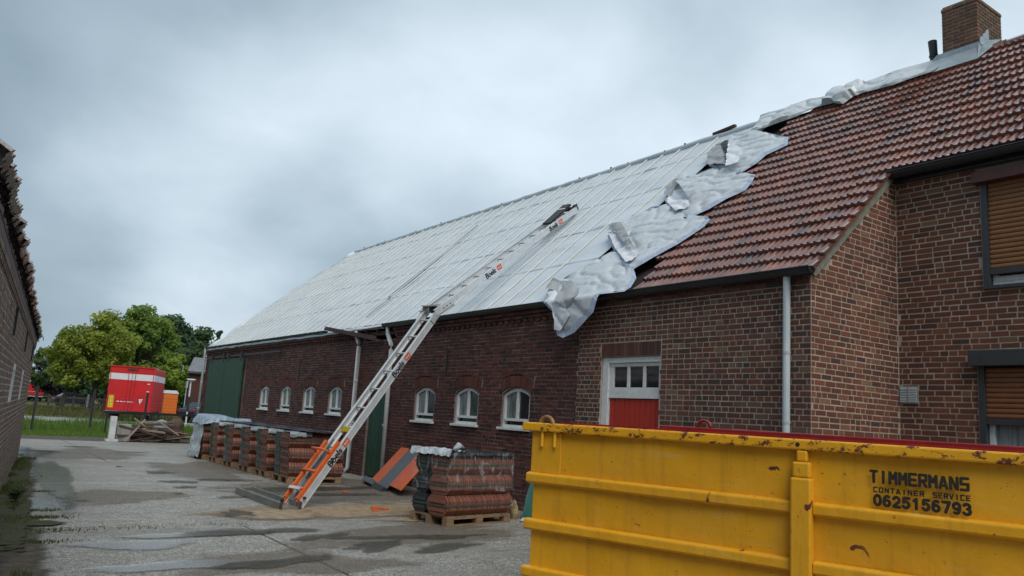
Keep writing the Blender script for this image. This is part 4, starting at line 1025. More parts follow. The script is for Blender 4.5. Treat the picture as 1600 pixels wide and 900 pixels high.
for s0 in (2.08, 4.302):
    g = G(); kb(g, s0, s0 + .13, -.085, 0, .1, 1.34); kb(g, s0 + .01, s0 + .12, -.075, 0, 1.341, 1.44); kb(g, s0 + .03, s0 + .10, -.055, 0, 1.441, 1.514)
    g.build('post', m_skip, skip, bevel=.012)
kb(G(), -.01, .27, -.014, -.001, 1.192, 1.513).build('corner_plate', m_skip, skip, bevel=.004)
for s0 in (.10, .22):
    G().tube([kp(s0, -.03, 1.54), kp(s0, -.034, 1.40)], .013, 8).build('hook_bar', m_skip, skip)
g = G().tube([kp(2.12, -.058, 1.55), kp(2.12, -.054, 1.55)], .014, 10); g.build('rim_hole', m_black, skip)
def lug(s, o, z, mat, r=.075):
    pts = [kp(s + r * math.cos(a), o, z + r * .95 * math.sin(a)) for a in [math.pi * k / 10 for k in range(11)]]
    G().tube(pts, .017, 8).build('lifting_lug', mat, skip, smooth=True)
lug(.12, -.01, 1.575, m_skiprust, .062); lug(.46, SW, 1.63, m_skipred); lug(5.2, SW, 1.63, m_skipred)
# stencil lettering: strokes on a small grid, each glyph cut by stencil bridges
GL = {'T': [(0, 1, .44, 1), (.56, 1, 1, 1), (.5, 0, .5, .9)], 'I': [(.5, 0, .5, 1)], 'M': [(0, 0, 0, 1), (.12, .92, .46, .45), (.54, .45, .88, .92), (1, 0, 1, 1)],
 'E': [(0, 0, 0, 1), (.14, 1, 1, 1), (.14, .5, .9, .5), (.14, 0, 1, 0)], 'R': [(0, 0, 0, 1), (.14, 1, 1, 1), (1, 1, 1, .52), (1, .5, .14, .5), (.5, .4, 1, 0)],
 'A': [(.0, 0, .42, .95), (1, 0, .56, .95), (.36, .22, .64, .22)], 'N': [(0, 0, 0, 1), (.12, .95, .88, .05), (1, 0, 1, 1)], 'S': [(1, 1, 0, 1), (0, 1, 0, .55), (0, .5, .44, .5), (.56, .5, 1, .5), (1, .45, 1, 0), (1, 0, 0, 0)],
 'C': [(1, 1, 0, 1), (0, 1, 0, .56), (0, .44, 0, 0), (0, 0, 1, 0)], 'O': [(0, 0, 0, 1), (.1, 1, .44, 1), (.56, 1, 1, 1), (1, 1, 1, 0), (.9, 0, .56, 0), (.44, 0, .1, 0)], 'V': [(0, 1, .46, 0), (1, 1, .54, 0)],
 '0': [(1, .82, 1, 1), (1, 1, 0, 1), (0, 1, 0, 0), (0, 0, 1, 0), (1, 0, 1, .62)], '6': [(1, 1, 0, 1), (0, 1, 0, 0), (0, 0, 1, 0), (1, 0, 1, .5), (.86, .5, .14, .5)], '2': [(0, 1, 1, 1), (1, 1, 1, .5), (1, .5, 0, .5), (0, .5, 0, 0), (0, 0, 1, 0)],
 '5': [(1, 1, 0, 1), (0, 1, 0, .5), (0, .5, 1, .5), (1, .5, 1, 0), (1, 0, 0, 0)], '1': [(.2, .92, .55, 1), (.55, 1, .55, 0)], '7': [(0, 1, 1, 1), (1, 1, .4, 0)], '9': [(1, .5, 0, .5), (0, .62, 0, 1), (0, 1, 1, 1), (1, .88, 1, 0), (1, 0, 0, 0)],
 '3': [(0, 1, 1, 1), (1, 1, 1, .56), (.25, .5, 1, .5), (1, .44, 1, 0), (1, 0, 0, 0)], ' ': []}
def arc(cx, cy, rx, ry, a0, a1, n=7): return [(cx + rx * math.cos(R(a0 + (a1 - a0) * k / n)), cy + ry * math.sin(R(a0 + (a1 - a0) * k / n))) for k in range(n + 1)]
DG = {'0': [arc(.5, .5, .5, .5, 40, 170), arc(.5, .5, .5, .5, 190, 320), arc(.5, .5, .5, .5, -28, 25, 3)], '6': [arc(.55, .55, .5, .45, 60, 180) + [(.05, .3)], arc(.5, .3, .48, .3, 165, -175, 10)],
 '2': [arc(.5, .7, .46, .3, 160, -30) + [(.05, .03)], [(.12, .0), (1, 0)]], '5': [[(.95, 1), (.2, 1)], [(.15, .93), (.1, .56)] + arc(.45, .33, .5, .33, 110, -150)], '1': [[(.2, .8), (.55, 1), (.55, 0)]],
 '7': [[(0, 1), (1, 1), (.4, 0)]], '9': [arc(.5, .7, .48, .3, -15, 340, 10), arc(.45, .45, .5, .45, -120, 0) + [(.96, .7)]], '3': [arc(.45, .75, .45, .25, 150, -70), arc(.45, .27, .52, .28, 75, -150)]}
def stencil(text, s0, s1, z0, z1, wgt, gapf, name):
    g = G(); n = len(text); pitch = (s1 - s0) / n; cw = pitch * (1 - gapf); hh = z1 - z0; c_ = [0]
    def fc(pts): g.face([kp(x.x, -.0245 - .00006 * c_[0], x.y) for x in pts]); c_[0] += 1
    for i, chx in enumerate(text):
        bx_ = s0 + i * pitch; wv = cw * (.45 if chx == 'I' else 1); bx_ += (cw - wv) / 2
        paths = DG[chx] if chx in DG else [[(a, b), (c, d)] for (a, b, c, d) in GL[chx]]
        for path in paths:
            P_ = [V((bx_ + a * wv, z0 + b * hh)) for a, b in path]
            for p, q in zip(P_, P_[1:]):
                dd = (q - p).normalized(); nn = V((-dd.y, dd.x)) * wgt / 2; fc((p - nn, q - nn, q + nn, p + nn))
            for p in P_: fc([p + V((math.cos(a), math.sin(a))) * wgt / 2 for a in [math.pi * k / 5 for k in range(10)]])
    o = g.build(name, m_spray.m, skip, fix=False); o['kind'] = 'stuff'; return o
m_spray = Mt('black_spray')
m_spray.set('Base Color', m_spray.ramp(m_spray.noise(40, 4), [(.35, (.012, .011, .01)), (.75, (.035, .028, .015))])).set('Roughness', .6)
stencil('TIMMERMANS', 2.555, 3.10, 1.354, 1.419, .0175, .36, 'lettering')
stencil('CONTAINER', 2.572, 2.862, 1.296, 1.322, .0085, .42, 'lettering'); stencil('SERVICE', 2.90, 3.10, 1.296, 1.322, .0085, .42, 'lettering')
stencil('0625156793', 2.575, 3.11, 1.218, 1.275, .0185, .36, 'lettering')

# ------------------------------------------------------------------ pallets, tile bundles, wraps
def pallet(name_label, loc, rot, wx, wy):
    """local x across the front, y to the back"""
    t = thing('pallet', loc, name_label, 'pallet', 'pallets under the roof tiles')
    ORG[t.name] = V((0, 0, 0)); t.rotation_euler = (0, 0, rot)
    for k in range(7):
        x0 = wx * k / 7 + .01; G().box(x0, x0 + wx / 7 - .02, 0, wy, .118, .14).build('deck_board', m_wood, t)
    for yy in (0, wy / 2 - .05, wy - .1):
        G().box(0, wx, yy, yy + .1, .0, .02).build('bottom_board', m_wood, t); G().box(0, wx, yy, yy + .1, .098, .117).build('stringer_board', m_wood, t)
        for xx in (0, wx / 2 - .07, wx - .14): G().box(xx, xx + .14, yy, yy + .1, .021, .097).build('block', m_wood, t)
    return t
def bundle(name, label, loc, rot, wx, dy, hz, n, mat, cat, group, jitter=.006):
    t = thing(name, loc, label, cat, group); ORG[t.name] = V((0, 0, 0)); t.rotation_euler = (0, 0, rot)
    c = .07
    poly = [(c, 0), (dy - c, 0), (dy, hz * .28), (dy, hz * .72), (dy - c, hz), (c, hz), (0, hz * .72), (0, hz * .28)]
    g = G(); th = wx / n
    for k in range(n):
        a, b = rnd.uniform(-jitter, jitter), rnd.uniform(-jitter * .4, jitter * .4)
        g.prism([(k * th + .0035, y + a, z + max(0, b)) for y, z in poly], (th - .007, 0, 0), min(1, max(0, rnd.gauss(.5, .25))))
    # moulded end face: two ribs
    for k in (0, 1):
        x0 = -.012 if k == 0 else wx
        for zz in (.2, .62): g.box(x0, x0 + .012, dy * .14, dy * .86, hz * zz, hz * (zz + .16), .8)
    g.build('tiles', mat, t, kind='stuff', fix=True)
    s = G(); o = .008
    sp = [(c - .02, -.0), (dy - c, 0), (dy, 0), (dy + o, 0)]
    for zz in (hz * .5,):
        s.box(-.014, wx + .014, -o, -o + .004, zz - .012, zz + .012); s.box(-.016, -.013, -o, dy + o, zz - .012, zz + .012); s.box(wx + .013, wx + .016, -o, dy + o, zz - .012, zz + .012)
    s.build('dark_band', m_strap, t)
    return t
LAY = ['bottom', 'middle', 'top']
def stack(loc, rot, wx, wy, red_frac, where, n=26):
    """front = local y 0 (faces the camera), left = local x 0"""
    pallet('wooden pallet under ' + where, loc, rot, wx, wy)
    M4 = Matrix.Translation(V(loc)) @ Matrix.Rotation(rot, 4, 'Z')
    dr_ = wy * red_frac
    for k in range(3):
        z = .142 + k * .298
        dx = rnd.uniform(-.02, .02) - .02 * k * (1 if rot == 0 else .3)
        bundle('tile_bundle', LAY[k] + ' red clay tile bundle in ' + where, M4 @ V((dx, 0.0, z)), rot, wx, dr_, .29, n, m_clay, 'tile bundle', 'red tile bundles on the pallets')
        bundle('tile_bundle', LAY[k] + ' dark glazed tile bundle in ' + where, M4 @ V((dx + .03, dr_ + .03, z)), rot, wx, wy - dr_ - .04, .29, n, m_glaze, 'tile bundle', 'dark tile bundles on the pallets')
    return M4
names = ['the white wrapped far stack', 'the second stack from the wrapped end', 'the third stack from the wrapped end', 'the fourth stack from the wrapped end', 'the fifth stack from the wrapped end', 'the row stack nearest the ladder']
ROW = [(6.02, 22.75), (6.05, 21.52), (6.05, 20.17), (6.03, 18.80), (6.06, 17.66), (6.06, 16.30)]
def film(name, label, cat, fn, us, vs, mat, group=None, mult=1.0, base=None):
    g = G(); nu, nv = len(us), len(vs)
    for v_ in vs:
        for u in us: g.v.append(tuple(fn(u, v_)))
    for j in range(nv - 1):
        for i in range(nu - 1):
            a = j * nu + i; g.f.append((a, a + 1, a + nu + 1, a + nu)); g.t.append(.5)
    o = g.build(name, mat, None, smooth=True, fix=False, base=base); T(o, label, cat, group); return o
for i, (x, y) in enumerate(ROW):
    wx = 1.16 if i < 5 else 1.2; wy = .86 if i < 5 else 1.0
    M4 = stack((x, y, 0), 0, wx, wy, .56, names[i], 22)
    zt = 1.045
    if i > 0:                                            # torn cap of grey film on the front left corner
        def fn(u, v_, x=x, y=y, i=i):
            z = zt + .012 + .012 * noise.noise(V((u * 5, v_ * 5, i)))
            px_, py_ = x - .05 + u, y + .62 - v_
            if v_ > .66: z -= min(.09 + .05 * noise.noise(V((u * 6, i, 0))), (v_ - .66) * 1.6); py_ = y - .045 - .02 * noise.noise(V((u * 8, 0, i)))
            return (px_, py_, z)
        film('film_scrap', 'torn grey film scrap on the front corner of ' + names[i], 'plastic film', fn, [k * .04 for k in range(11 + (i % 2) * 2)], [k * .05 for k in range(18)], m_plastic_g, 'film scraps on the row of stacks', base=(x, y, zt))
# black sheet over the backs of the row
def fn(u, v_):
    return (6.35 + v_, 16.15 + u, 1.06 + .012 * noise.noise(V((u * 2, v_ * 3, 0))) - (.25 * max(0, v_ - 1.0)) + .02)
film('black_sheet', 'black plastic sheet laid over the tops of the row of tile stacks', 'plastic sheet', fn, [k * .12 for k in range(57)], [k * .1 for k in range(11)], m_plastic_k, base=(6.4, 19, 1.05))
# white torn wrap on the far stack: hood and left face
x, y = ROW[0]
def fn(u, v_):
    # u runs round the stack: 0..1 front edge part, 1..2 left face ; v from top down
    n_ = noise.noise(V((u * 3, v_ * 4, 2))); q = .05 * n_
    if u < 0: return (x + .62 + u * 0 - .0, y - .03 + q * .4, 1.06)
    drop = v_ * (1.02 + .06 * noise.noise(V((u * 4, 0, 4)))) * (1 if u > .45 else .30 + .4 * u)
    z = 1.09 - drop; fl_ = .10 * max(0, v_ - .25) * (1 if u > .45 else 0)
    if u < .45: return (x + 1.2 * (1 - u / .45) - .05, y - .04 - q * .6 - .02, z)
    return (x - .05 - q - fl_, y - .04 + 1.14 * (u - .45) / .55, z)
film('torn_wrap', 'torn white stretch film hanging down the left side of the far tile stack', 'plastic film', fn, [k / 30 for k in range(14, 31)], [k / 18 for k in range(19)], m_plastic_w, base=(x, y, .1))
def fn(u, v_):
    n_ = noise.noise(V((u * 2.5, v_ * 2.5, 6)))
    ex = max(abs(u - .5) * 2, abs(v_ - .5) * 2); d = max(0, ex - .86) * 1.5
    return (x - .10 + 1.42 * u, y - .10 + 1.3 * v_, 1.17 + .05 * n_ - d + .05 * math.sin(u * 5))
film('plastic_hood', 'blue grey plastic hood over the top of the far wrapped tile stack', 'plastic hood', fn, [k / 24 for k in range(25)], [k / 20 for k in range(21)], m_plastic_b, base=(x, y, 1.05))
# near stack
NR = R(12); NX, NY = 6.22, 10.16; nwx, nwy = 1.36, .82
M4 = stack((NX, NY, 0), NR, nwx, nwy, .54, 'the near stack beside the skip', 34)
def rr_path(u, o):
    L_ = [(nwx, 0), (0, 0), (0, nwy), (nwx, nwy), (nwx, 0)]; per = [nwx, nwy, nwx, nwy]; tot = sum(per); d = (u % 1.0) * tot
    nr = [(0, -1), (-1, 0), (0, 1), (1, 0)]
    for k in range(4):
        if d <= per[k]:
            f_ = d / per[k]; a, b = L_[k], L_[k + 1]
            return (a[0] + (b[0] - a[0]) * f_ + nr[k][0] * o, a[1] + (b[1] - a[1]) * f_ + nr[k][1] * o)
        d -= per[k]
    return L_[0]
def fn(u, v_):
    n_ = noise.noise(V((u * 14, v_ * 3, 1))) + .5 * noise.noise(V((u * 30, v_ * 9, 3)))
    px_, py_ = rr_path(u, .026 + .016 * n_)
    low = .50 + .04 * noise.noise(V((u * 9, 0, 7)))
    return M4 @ V((px_, py_, 1.065 - v_ * (1.065 - low)))
film('stretch_film', 'clear crinkled stretch film round the upper bundles of the near tile stack', 'stretch film', fn, [k / 150 for k in range(151)], [k / 22 for k in range(23)], m_film, base=M4 @ V((.6, .4, .5)))
def fn(u, v_):
    n_ = noise.noise(V((u * 4, v_ * 4, 11))); n3 = noise.noise(V((u * 13, v_ * 13, 5)))
    e_ = max(0, max(abs(u - .5), abs(v_ - .5)) - .47)
    return M4 @ V((-.03 + (nwx + .06) * u, -.03 + (nwy + .06) * v_, 1.062 + .018 * n_ + .008 * n3 - e_ * 1.5))
film('black_sheet', 'black plastic sheet on top of the near wrapped tile stack', 'plastic sheet', fn, [k / 30 for k in range(31)], [k / 22 for k in range(23)], m_plastic_k, base=M4 @ V((.6, .4, 1.05)))
def fn(u, v_):
    n_ = noise.noise(V((u * 5, v_ * 6, 21))) + .6 * noise.noise(V((u * 13, v_ * 13, 15)))
    e_ = max(0, v_ - .45)
    return M4 @ V((-.05 + .36 * v_ + (0 if v_ > .1 else -.015), -.04 + .9 * u, 1.082 + .028 * n_ - ((.07 + .05 * noise.noise(V((u * 7, 2, 2)))) if v_ < .05 else 0) + (.02 if .05 < v_ < .4 else 0)))
film('crumpled_film', 'crumpled white film bunched along the left top edge of the near stack', 'plastic film', fn, [k / 30 for k in range(31)], [k / 12 for k in range(13)], m_plastic_w, base=M4 @ V((.1, .4, 1.06)))
g = G().tube([M4 @ V((.75, .75, 1.07)), M4 @ V((.9, .8, 1.12)), M4 @ V((1.05, .8, 1.07))], [.02, .06, .01], 7); T(g.build('film_tuft', m_plastic_w, None, smooth=True, base=M4 @ V((.8, .75, 1.07))), 'twisted white film tuft on the back edge of the near stack', 'plastic film')

# ------------------------------------------------------------------ ladder lift
TH = R(15); LF = V((4.79, 12.58, 0)); Ld = V((math.cos(TH), math.sin(TH), 0)); Ln = V((-math.sin(TH), math.cos(TH), 0))
lad = thing('ladder_lift', LF, 'aluminium ladder lift with orange winch frame leaning from the yard onto the barn roof', 'ladder')
def lp(s, z, n=0): return LF + Ld * s + Ln * n + V((0, 0, z))
KN, TP = (2.79, 3.55), (7.12, 6.64)
def rail(p, q, n, dep, th, label=None):
    d = V((q[0] - p[0], q[1] - p[1])).normalized(); up = Ld * (-d.y) + V((0, 0, d.x))
    g = G(); g.bar(lp(*p, n), lp(*q, n), th, dep, up)
    for sg in (-1, 1):
        o = up * (dep / 2 - .008) * sg; g.bar(lp(*p, n) + o - Ln * .012 * (1 if n < 0 else -1) * -1, lp(*q, n) + o - Ln * .012 * (1 if n < 0 else -1) * -1, th + .03, .017, up)
    return g.build('rail', m_alu, lad, bevel=.003)
for n_ in (-.18, .18):
    rail((0.02, .02), KN, n_, .125, .022); rail((KN[0] - .12, KN[1] - .05), TP, n_ * 1.12, .125, .02)
def along(p, q, t): return (p[0] + (q[0] - p[0]) * t, p[1] + (q[1] - p[1]) * t)
for k in range(10):
    s, z = along((0, 0), KN, (k + .75) / 10.3); G().tube([lp(s, z, -.17), lp(s, z, .17)], .017, 8).build('rung', m_alu, lad, smooth=True)
    if k == 3: G().bar(lp(s - .02, z - .035, -.165), lp(s - .02, z - .035, .165), .03, .085, (0, 0, 1)).build('yellow_cover', m_yel2, lad)
for k in range(12):
    s, z = along(KN, TP, (k + .7) / 12.3); G().tube([lp(s, z, -.17), lp(s, z, .17)], .016, 8).build('rung', m_alu_in, lad, smooth=True)
ud = V((TP[0] - KN[0], TP[1] - KN[1])).normalized(); ld_ = V((KN[0], KN[1])).normalized()
for n_ in (-.2, .2):                                      # knee plates
    a, b, c = lp(KN[0] - ld_.x * .30, KN[1] - ld_.y * .30, n_), lp(KN[0] + .01, KN[1] + .10, n_), lp(KN[0] + ud.x * .42, KN[1] + ud.y * .42, n_)
    g = G(); g.bar(a, b, .012, .13, Ld * -.6 + V((0, 0, 1))); g.bar(b - V((0, 0, .08)), c, .013, .17, Ld * -.6 + V((0, 0, 1))); kpz = g.build('knee_plate', m_alu_in, lad, bevel=.004)
    for t_ in (.1, .2, .3): G().tube([lp(KN[0] + ud.x * t_, KN[1] + ud.y * t_ + .02, n_ * 1.06), lp(KN[0] + ud.x * t_, KN[1] + ud.y * t_ + .02, n_ * 1.12)], .012, 7).build('bolt', m_dark, kpz)
G().tube([lp(KN[0] + .02, KN[1] + .05, -.05), lp(KN[0] + .02, KN[1] + .05, .05)], .075, 14).build('pulley', m_dark, lad)
G().bar(lp(KN[0] - .03, KN[1] + .1, -.19), lp(KN[0] - .03, KN[1] + .1, .19), .2, .02, (0, 0, 1)).build('guide_plate', m_alu_in, lad)
g = G(); g.tube([lp(TP[0] + .02, TP[1] + .03, -.2), lp(TP[0] + .02, TP[1] + .03, .2)], .05, 10); g.tube([lp(TP[0] - .15, TP[1] + .03, -.2), lp(TP[0] - .02, TP[1] + .1, -.2)], .03, 8); g.build('head_roller', m_dark, lad)
t0_ = along(KN, TP, .80); G().bar(lp(t0_[0], t0_[1] + .08, .02), lp(TP[0] - .1, TP[1] + .1, .02), .22, .05, (0, 0, 1)).build('carriage', m_dark, lad)
t1_ = along(KN, TP, .95); G().bar(lp(t1_[0] - .12, t1_[1] + .08, .02), lp(t1_[0] + .1, t1_[1] + .22, .02), .2, .03, (0, 0, 1)).build('carriage_plate', m_white, lad)
# winch frame at the foot
up_l = Ld * (-ld_.y) + V((0, 0, ld_.x)); fa = V((ld_.x, 0, 0))
def wp(t, h, n): return lp(ld_.x * t, ld_.y * t, n) + up_l * h
for n_ in (-.16, .16):
    g = G().bar(wp(.10, .10, n_), wp(1.25, .10, n_), .045, .07, up_l); g.bar(wp(.10, .10, n_), wp(.02, .03, n_), .03, .04, up_l); g.build('winch_rail', m_orange, lad, bevel=.008)
    G().tube([wp(.06, .06, n_ * 1.2), wp(.06, .06, n_ * 1.5)], .04, 10).build('foot_wheel', m_dark, lad)
for t_, h_ in ((.28, .15), (.62, .15)): G().tube([wp(t_, h_, -.17), wp(t_, h_, .17)], .022, 8).build('winch_bar', m_orange, lad, smooth=True)
G().tube([wp(1.0, .12, -.17), wp(.98, .26, -.15), wp(.98, .26, .15), wp(1.0, .12, .17)], .02, 8).build('winch_hoop', m_orange, lad, smooth=True)
G().tube([wp(.5, .09, .02), wp(1.3, .09, .02)], .012, 6).build('hoist_rope', m_dark, lad)
G().bar(wp(.26, .175, -.14), wp(.26, .175, .14), .05, .02, up_l).build('winch_step', m_alu, lad)
G().bar(wp(.1, .05, 0), wp(1.1, .05, 0), .11, .02, up_l).build('winch_channel', m_gray_panel, lad)
for t_ in (.18, .95): G().tube([wp(t_, .04, -.18), wp(t_, .04, -.235)], .022, 8).build('bolt', m_dark, lad)
# stickers on the near rail
def sticker(p, q, t, dep, nm=-.18):
    d = V((q[0] - p[0], q[1] - p[1])).normalized(); up = Ld * (-d.y) + V((0, 0, d.x)); al = Ld * d.x + V((0, 0, d.y))
    s, z = along(p, q, t); ctr = lp(s, z, nm - .0135)
    g = G(); hw, hl = dep * .42, dep * .60
    k0 = ctr - Ln * .0005
    g.face([k0 - al * hl - up * hw, k0 + al * hl - up * hw, k0 + al * hl + up * hw, k0 - al * hl + up * hw]); so_ = g.build('sticker', m_sticker, lad, fix=False)
    rot = Matrix((al, up, -Ln)).transposed().to_4x4()
    def text(body, size, c, mat, off, par, bold):
        cu = bpy.data.curves.new('lettering', 'FONT'); cu.body = body; cu.size = size; cu.align_x = 'CENTER'; cu.align_y = 'CENTER'; cu.offset = bold; cu.fill_mode = 'FRONT'
        tmp = bpy.data.objects.new('lettering', cu); C.objects.link(tmp)
        bpy.context.view_layer.update()
        me = bpy.data.meshes.new_from_object(tmp); bpy.data.objects.remove(tmp); me.materials.clear(); me.materials.append(mat)
        o = bpy.data.objects.new('lettering', me); C.objects.link(o); o.parent = par
        o.matrix_local = Matrix.Translation(c - Ln * off - ORG[lad.name]) @ rot
    text('Boels', dep * 1.3, ctr - al * dep * 2.55, m_black, .002, lad, .004)
    text('Boels', dep * .40, ctr, m_white, .002, so_, .001)
lowL = (KN[0] ** 2 + KN[1] ** 2) ** .5
sticker((0, 0), KN, .735, .125); sticker((0, 0), KN, .295, .125)
sticker(KN, TP, .378, .125, -.2016); sticker(KN, TP, .852, .125, -.2016)
# steel channel under the foot
a, b = V((4.68, 14.62, 0)), V((4.66, 12.28, 0))
g = G(); d = (b - a).normalized(); sdv = V((d.y, -d.x, 0))
g.bar(a + V((0, 0, .02)), b + V((0, 0, .02)), .30, .03)
chn = g.build('steel_channel', m_steel, None, base=(4.67, 13.4, 0)); T(chn, 'rusty grey steel channel lying on the concrete by the ladder foot', 'steel channel')
ORG[chn.name] = V((4.67, 13.4, 0))
for sg in (-1, 1):
    G().bar(a + sdv * .155 * sg + V((0, 0, .055)), b + sdv * .155 * sg + V((0, 0, .055)), .03, .11).build('flange', m_steel, chn, bevel=.004)
    G().bar(b + sdv * .155 * sg + V((0, -.004, .055)), b + sdv * .155 * sg + V((0, -.03, .055)), .035, .112).build('cut_end', m_rust, chn)
# tipped orange and grey tray
tray = thing('loading_tray', (8.0, 15.3, 0), 'orange and dark grey folded loading tray tipped against the barn wall', 'tray')
A_, B_ = V((8.05, 16.45, .06)), V((7.42, 13.95, .06)); U_ = (B_ - A_); Lu = U_.length; U_.normalize(); W_ = V((.55, -.1, .66)); W_ = (W_ - U_ * W_.dot(U_)).normalized(); Hh = .98; Nn_ = U_.cross(W_).normalized()
if Nn_.x > 0: Nn_ = -Nn_
def tq(u, w_, h=0): return A_ + U_ * u + W_ * w_ + Nn_ * h
def tb(u0, u1, w0, w1, h0, h1): return G().hexa([tq(u0, w0, h0), tq(u1, w0, h0), tq(u1, w1, h0), tq(u0, w1, h0), tq(u0, w0, h1), tq(u1, w0, h1), tq(u1, w1, h1), tq(u0, w1, h1)])
tb(0, .36, 0, Hh, 0, .03).build('orange_panel', m_orange, tray, bevel=.006); tb(.37, .70, 0, Hh, .012, .04).build('orange_panel', m_orange, tray, bevel=.006)
tb(.71, 1.62, -.02, Hh - .02, 0, .025).build('grey_panel', m_gray_panel, tray, bevel=.006)
tb(1.66, Lu, .06, Hh, .0, .03).build('orange_panel', m_orange, tray, bevel=.006)
tb(-.15, .78, -.12, .0, -.02, .16).build('tray_lip', m_gray_panel, tray, bevel=.006); tb(.80, 1.68, -.16, -.03, -.02, .10).build('tray_lip', m_gut, tray, bevel=.006)
tb(.0, 1.6, .1, Hh * .9, -.05, -.01).build('tray_back', m_gut, tray)
# green sheet and stone wool scraps at the wall behind the skip
g = G(); pts = [(7.98, 10.72, .0), (8.14, 10.0, .0), (8.40, 10.0, .62), (8.36, 10.6, .80), (8.28, 10.86, .70), (8.14, 10.84, .35)]
g.prism(pts, (.03, .03, 0)); T(g.build('green_sheet', m_greenglass, None, base=(8.1, 10.1, 0)), 'broken green translucent sheet leaning on the wall behind the skip', 'plastic sheet')
def lump(name, c, r, mat, label, cat, seed):
    bm = bmesh.new(); bmesh.ops.create_icosphere(bm, subdivisions=3, radius=1)
    for v in bm.verts:
        k = 1 + .35 * noise.noise(v.co * 1.6 + V((seed, 0, 0))); v.co = V((v.co.x * r[0] * k, v.co.y * r[1] * k, v.co.z * r[2] * k))
    m = bpy.data.meshes.new(name); bm.to_mesh(m); bm.free(); m.materials.append(mat); o = bpy.data.objects.new(name, m); C.objects.link(o); o.location = c; T(o, label, cat); return o
lump('insulation_scrap', (7.86, 10.78, .13), (.06, .09, .16), m_rubble, 'yellow insulation scrap standing between the near pallet and the green sheet', 'insulation', 3)
lump('film_scrap', (7.84, 10.42, .03), (.09, .07, .035), m_whitec, 'crumpled white scrap on the ground beside the green sheet', 'plastic film', 5)
lump('sand_bag', (8.05, 11.25, .16), (.10, .12, .19), simple('dull_red_bag', (.22, .07, .06), .7, (.14, .045, .04), 6), 'dull red bag slumped behind the near tile stack', 'bag', 8)
for i, (x, y, s_) in enumerate([(6.0, 12.15, .10), (6.12, 12.0, .06), (6.55, 14.6, .07), (5.88, 11.9, .05)]):
    o = G().prism([(x, y, .012), (x + s_ * 1.6, y - s_ * .4, .012), (x + s_ * 1.7, y + s_, .012), (x + s_ * .3, y + s_ * 1.2, .012)], (.0, 0, .025)).build('tile_shard', m_orange, None, base=(x, y, 0))
    T(o, ['larger orange shard on the sand left of the near pallet', 'orange shard touching the near pallet corner side', 'orange shard lying by itself below the tipped tray', 'tiny orange shard nearest the ladder foot'][i], 'tile shard', 'broken orange shards near the stack')

# ------------------------------------------------------------------ scrap timber heap by the end of the barn
r2 = random.Random(21)
for i in range(46):
    cx, cy = r2.uniform(5.75, 7.15), r2.uniform(30.75, 31.9)
    hmax = .66 * (1 - abs(cx - 6.45) / 1.25)
    cz = r2.uniform(.04, max(.08, hmax))
    a = r2.gauss(0, .28) + (math.pi if r2.random() < .5 else 0); el = r2.gauss(0, .14)
    d = V((math.cos(a), math.sin(a) * .8, el)).normalized(); l = r2.uniform(.35, .85)
    p, q = V((cx, cy, cz)) - d * l, V((cx, cy, cz)) + d * l
    p.z = max(p.z, .03); q.z = max(q.z, .03)
    o = G().bar(p, q, r2.uniform(.05, .14), r2.uniform(.025, .06), (r2.gauss(0, .3), r2.gauss(0, .3), 1)).build('scrap_board', m_pale if r2.random() < .22 else m_old, None, base=(cx, cy, cz))
    T(o, '%s %s board lying %s at the %s of the scrap timber heap' % ('long' if l > .68 else 'mid length' if l > .5 else 'short', 'pale' if o.data.materials[0] == m_pale else 'dark', 'on top' if cz > .42 else 'halfway up' if cz > .2 else 'low down', 'left end' if cx < 6.1 else 'right end' if cx > 6.8 else 'middle'), 'board', 'boards in the scrap timber heap')
def pole(p, q, wd, ht, mat, name, label, cat):
    o = G().bar(p, q, wd, ht).build(name, mat, None, base=p, bevel=.004); T(o, label, cat); return o
pole((5.42, 30.55, .02), (6.0, 30.6, .80), .09, .04, m_pale, 'pale_plank', 'pale plank propped up to the right across the front of the scrap heap', 'plank')
pole((5.62, 30.5, .83), (6.0, 30.52, .56), .09, .04, m_pale, 'pale_plank', 'short pale plank crossing the propped one near its top', 'plank')
pole((6.5, 30.5, .72), (7.15, 30.45, .30), .10, .04, m_pale, 'pale_plank', 'pale plank sloping down to the right on the scrap heap', 'plank')
pole((5.9, 30.8, .70), (6.7, 30.9, .74), .06, .05, m_pale, 'pale_plank', 'pale batten lying level on top of the scrap heap', 'plank')
g = G().box(4.9, 5.1, 30.6, 30.8, 0.08, .86); sl_ = g.build('white_post', m_whitec, None, base=(5, 30.7, 0), bevel=.01); T(sl_, 'white painted block post standing left of the scrap timber', 'post')
ORG[sl_.name] = V((5, 30.7, 0)); G().box(4.82, 5.2, 30.5, 30.88, 0, .078).build('post_foot', m_whitec, sl_, bevel=.01)
o = G().box(5.16, 5.62, 30.75, 31.2, 0, .60).build('concrete_block', m_grayc, None, base=(5.4, 31, 0), bevel=.02); T(o, 'grey concrete block between the white post and the scrap timber', 'block')
g = G().tube([(6.9, 32.2, .0), (6.9, 32.2, .55), (6.9, 32.2, .62), (6.9, 32.2, .70), (6.9, 32.2, .78)], [.27, .28, .30, .22, .04], 14); T(g.build('feed_drum', simple('drum_blue_grey', (.33, .42, .47), .5, (.25, .32, .36), 5), None, base=(6.9, 32.2, 0), smooth=False), 'blue grey drum with pointed lid behind the scrap timber', 'drum')
lump('rust_heap', (7.5, 32.6, .42), (.3, .3, .45), m_old, 'dark brown heap of debris beside the white wrapped tile stack', 'debris heap', 31)

